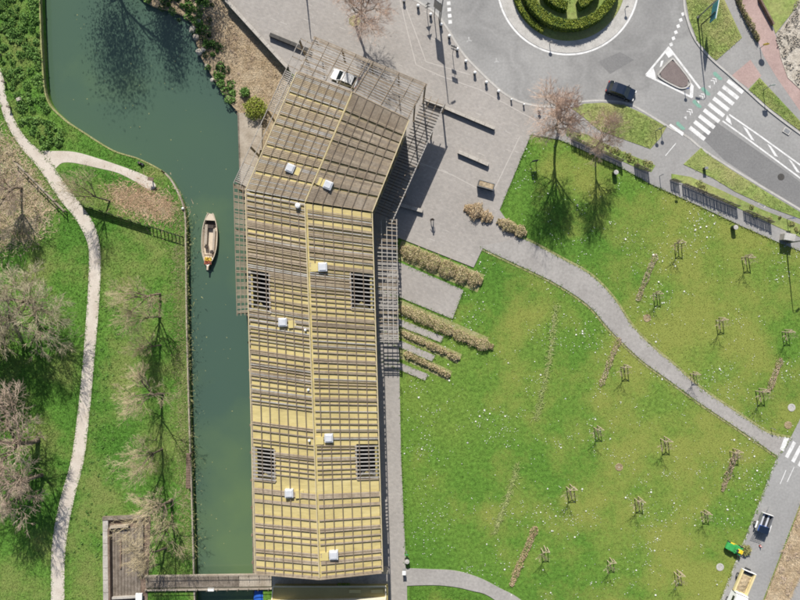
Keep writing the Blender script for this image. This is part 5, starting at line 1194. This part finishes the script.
MB().box((-.55, 0, .82), (.5, .55, .14)).build('seat', 'machine_yellow', mw, bevel=.04); MB().box((-.82, 0, 1.05), (.12, .55, .42)).build('seat_back', 'machine_yellow', mw, bevel=.04); MB().tube([(.15, 0, .9), (-.1, 0, 1.15)], .03, 6).build('steering_column', 'metal_dark', mw)
MB().lathe((-.12, 0, 1.15), [(.2, 0), (.2, .03)], 14).build('steering_wheel', 'metal_dark', mw); MB().box((.3, 0, .2), (1.0, 1.25, .14)).build('cutting_deck', 'machine_yellow', mw, bevel=.03); wheels(mw, (-.75,), .72, .36); wheels(mw, (.98,), .62, .24)
# ------------------------------------------------------------------ boat
bt = thing('canal_boat', 'long open tan boat with yellow and red flowers moored on the canal', 'boat', P(210.5, 242, WATER_Z), R(-3))
def hull_w(s): return 1.1 * max(0.03, (1 - abs(2 * s - .9) ** 2.7 / 1.0)) if s > .45 else 1.1 * (1 - (abs(.45 - s) / .47) ** 2.5 * .8)
hl = MB(); st_ = 17; ringn = 7; LB = 8.2
for i in range(st_):
    s = i / (st_ - 1); y_ = LB / 2 - s * LB; hwid = max(.05, hull_w(s)); top = .62 + .22 * (2 * s - 1) ** 2
    for a, zz in ((-1, top), (-.92, .2), (-.55, -.25), (0, -.35), (.55, -.25), (.92, .2), (1, top)): hl.v.append((a * hwid, y_, zz))
for i in range(st_ - 1):
    for k in range(ringn - 1): a = i * ringn + k; hl.f.append((a, a + 1, a + ringn + 1, a + ringn)); hl.m.append(0)
ho = hl.build('hull', 'boat_tan', bt, smooth=True); sl = ho.modifiers.new('thick', 'SOLIDIFY'); sl.thickness = .06
gl = []; gr_ = []
for i in range(st_): s = i / (st_ - 1); hwid = max(.05, hull_w(s)); gl.append((-hwid, LB / 2 - s * LB, .66 + .22 * (2 * s - 1) ** 2)); gr_.append((hwid, LB / 2 - s * LB, .66 + .22 * (2 * s - 1) ** 2))
MB().tube(gl, .07, 6).build('gunwale', 'boat_tan', bt); MB().tube(gr_, .07, 6).build('gunwale', 'boat_tan', bt)
def lay(y0, y1, z, m, name, k=.9, th=.05):
    pts = []
    for side in (-1, 1):
        r_ = [(side * hull_w(.5 - yy / LB) * k, yy) for yy in np.linspace(y0, y1, 7)]; pts += r_ if side < 0 else r_[::-1]
    return MB().slab(pts, z, z - th).build(name, m, bt)
lay(2.75, -2.3, .12, 'boat_tan', 'floor'); lay(4.0, 3.05, .82, 'boat_tan', 'fore_deck'); lay(3.05, 2.3, .3, 'boat_dark', 'cockpit'); lay(-2.3, -3.1, .66, 'metal_white', 'stern_deck'); lay(-3.1, -4.0, .80, 'metal_white', 'stern_tip', .95)
MB().box((-.55, 1.0, .5), (.42, 2.9, .35)).build('side_bench', 'deck_wood', bt, bevel=.03); MB().box((.60, .2, .45), (.3, 3.4, .2)).build('side_bench', 'deck_wood', bt, bevel=.03)
MB().box((.05, 2.2, .42), (.9, .5, .4)).build('locker', 'boat_dark', bt); MB().box((-.4, -.75, .5), (.5, .35, .5)).build('engine_box', 'boat_dark', bt, bevel=.04); MB().box((.45, -1.45, .5), (.4, .5, .6)).build('bag', 'boat_dark', bt, bevel=.08); MB().bar((-.05, -.6, .7), (-.05, -1.9, .75), .07, .07).build('tiller', 'rust_wood', bt); MB().box((0, -1.95, .55), (1.3, .14, .1)).build('thwart', 'rust_wood', bt)
for nm, yy, m_ in (('flower_box', -2.55, 'flower_yellow'), ('flower_box', -3.0, 'flower_red')):
    n = 260; c = np.stack([RNG.uniform(-.48, .48, n), yy + RNG.uniform(-.24, .24, n), .75 + RNG.uniform(0, .16, n)], 1); v, f = leaf_quads(c, .16, .6, .9); raw_mesh('flowers', v, f, 4, m_, bt)
    MB().box((0, yy, .7), (1.0, .44, .14)).build(nm, 'boat_dark', bt)
tp = thing('covered_boat', 'blue tarpaulin covered boat beside the footbridge at the bottom edge', 'boat', P(262, 606, WATER_Z), R(4))
tb_ = MB()
for i in range(7):
    s = i / 6; hw_ = .95 * math.sin(math.pi * min(1, .25 + s * .75)) + .1
    for a in range(7): th = math.pi * a / 6; tb_.v.append((-hw_ * math.cos(th), 2.6 - 4.5 * s, .45 + .55 * math.sin(th)))
for i in range(6):
    for a in range(6): k = i * 7 + a; tb_.f.append((k, k + 7, k + 8, k + 1)); tb_.m.append(0)
tb_.build('cover', 'tarp_blue', tp, smooth=True); MB().box((0, .3, .15), (1.9, 4.4, .7), taper=1.06).build('hull', 'boat_dark', tp, bevel=.1)
for i, x in enumerate((339.5, 344, 348.3)):
    t = thing('green_crate', ('left', 'middle', 'right')[i] + ' one of three green crates in the shaded gap below the hall', 'crate', P(x, 585.5, 2.9)); MB().box((0, 0, .3), (.5, .75, .6)).build('box', 'leaf_box', t, bevel=.03); MB().box((0, 0, .63), (.54, .8, .06)).build('lid', 'leaf_green', t, bevel=.01)
struct('service_terrace', MB().slab(W([(272, 574), (388, 574), (388, 590), (272, 590)], 2.9), 2.88, 0), 'wall_concrete')
# ------------------------------------------------------------------ person crossing the square
pe = thing('person', 'person in dark clothes walking across the square near the low wall', 'person', P(432, 220.5, .12), R(160))
def skinned(name, joints, edges, m, parent, root=0):
    me = bpy.data.meshes.new(name); me.from_pydata([j[0] for j in joints], edges, []); o = bpy.data.objects.new(name, me); COL.objects.link(o); o.parent = parent; me.materials.append(MATS[m])
    sk = o.modifiers.new('skin', 'SKIN'); sk.use_smooth_shade = True
    if not me.skin_vertices: bpy.context.view_layer.objects.active = o
    for i, j in enumerate(joints): me.skin_vertices[0].data[i].radius = (j[1], j[2]) if len(j) > 2 else (j[1], j[1])
    me.skin_vertices[0].data[root].use_root = True
    sb = o.modifiers.new('sub', 'SUBSURF'); sb.levels = 1; sb.render_levels = 2; return o
J = [((0, 0, .95), .15, .11), ((0, .01, 1.2), .15, .10), ((0, 0, 1.42), .17, .10), ((0, 0, 1.52), .06), ((.2, 0, 1.42), .065), ((.26, .10, 1.16), .048), ((.24, .26, .98), .036), ((-.2, 0, 1.42), .065), ((-.27, -.10, 1.16), .048), ((-.26, -.06, .92), .036),
     ((.1, 0, .9), .095), ((.11, .16, .5), .065), ((.11, .10, .08), .045), ((.11, .26, .03), .04), ((-.1, 0, .9), .095), ((-.11, -.06, .5), .065), ((-.11, -.30, .12), .045), ((-.11, -.18, .04), .04)]
Ed = [(0, 1), (1, 2), (2, 3), (2, 4), (4, 5), (5, 6), (2, 7), (7, 8), (8, 9), (0, 10), (10, 11), (11, 12), (12, 13), (0, 14), (14, 15), (15, 16), (16, 17)]
try: skinned('body', J, Ed, 'cloth_black', pe)
except Exception as ex: print('skin', ex)
hdm = bmesh.new(); bmesh.ops.create_uvsphere(hdm, u_segments=14, v_segments=10, radius=.115)
for v_ in hdm.verts: v_.co = Vector((v_.co.x * .85, v_.co.y * (1.0 if v_.co.y < 0 else 1.05), v_.co.z * 1.2 + 1.66))
me = bpy.data.meshes.new('head'); hdm.to_mesh(me); hdm.free(); me.materials.append(MATS['skin']); o = bpy.data.objects.new('head', me); COL.objects.link(o); o.parent = pe
MB().lathe((0, -.02, 1.66), [(.112, -.02), (.118, .05), (.09, .12), (.03, .16)], 14).build('hair', 'hair_brown', pe, smooth=True)
MB().box((0, .125, 1.65), (.03, .04, .05), taper=.7).build('nose', 'skin', pe)
for hx, hy, hz in ((.24, .28, .95), (-.26, -.05, .87)):
    hm_ = MB().box((hx, hy, hz), (.04, .08, .09), taper=.9)
    for k in range(4): hm_.tube([(hx, hy - .03 + .02 * k, hz - .04), (hx + .01, hy - .03 + .022 * k, hz - .10 - .01 * (k in (1, 2)))], .009, 5)
    hm_.tube([(hx, hy + .04, hz + .02), (hx, hy + .07, hz - .03)], .01, 5); hm_.build('hand', 'skin', pe)

# flecks drifting on the canal
x, y = sample_poly([(60, 0), (150, 20), (200, 80), (236, 130), (240, 300), (250, 560), (200, 560), (190, 300), (175, 180), (70, 110)], 160)
c = np.stack([(x - 400) * (CAM_H - WATER_Z) / CAM_H / F, (300 - y) * (CAM_H - WATER_Z) / CAM_H / F, np.full(len(x), WATER_Z + .012)], 1)
v, f = leaf_quads(c, .16, .0, .7); tag(raw_mesh('floating_flecks', v, f, 4, 'worn_grass'), 'pale flecks of leaf litter drifting on the canal', 'litter', kind='stuff')
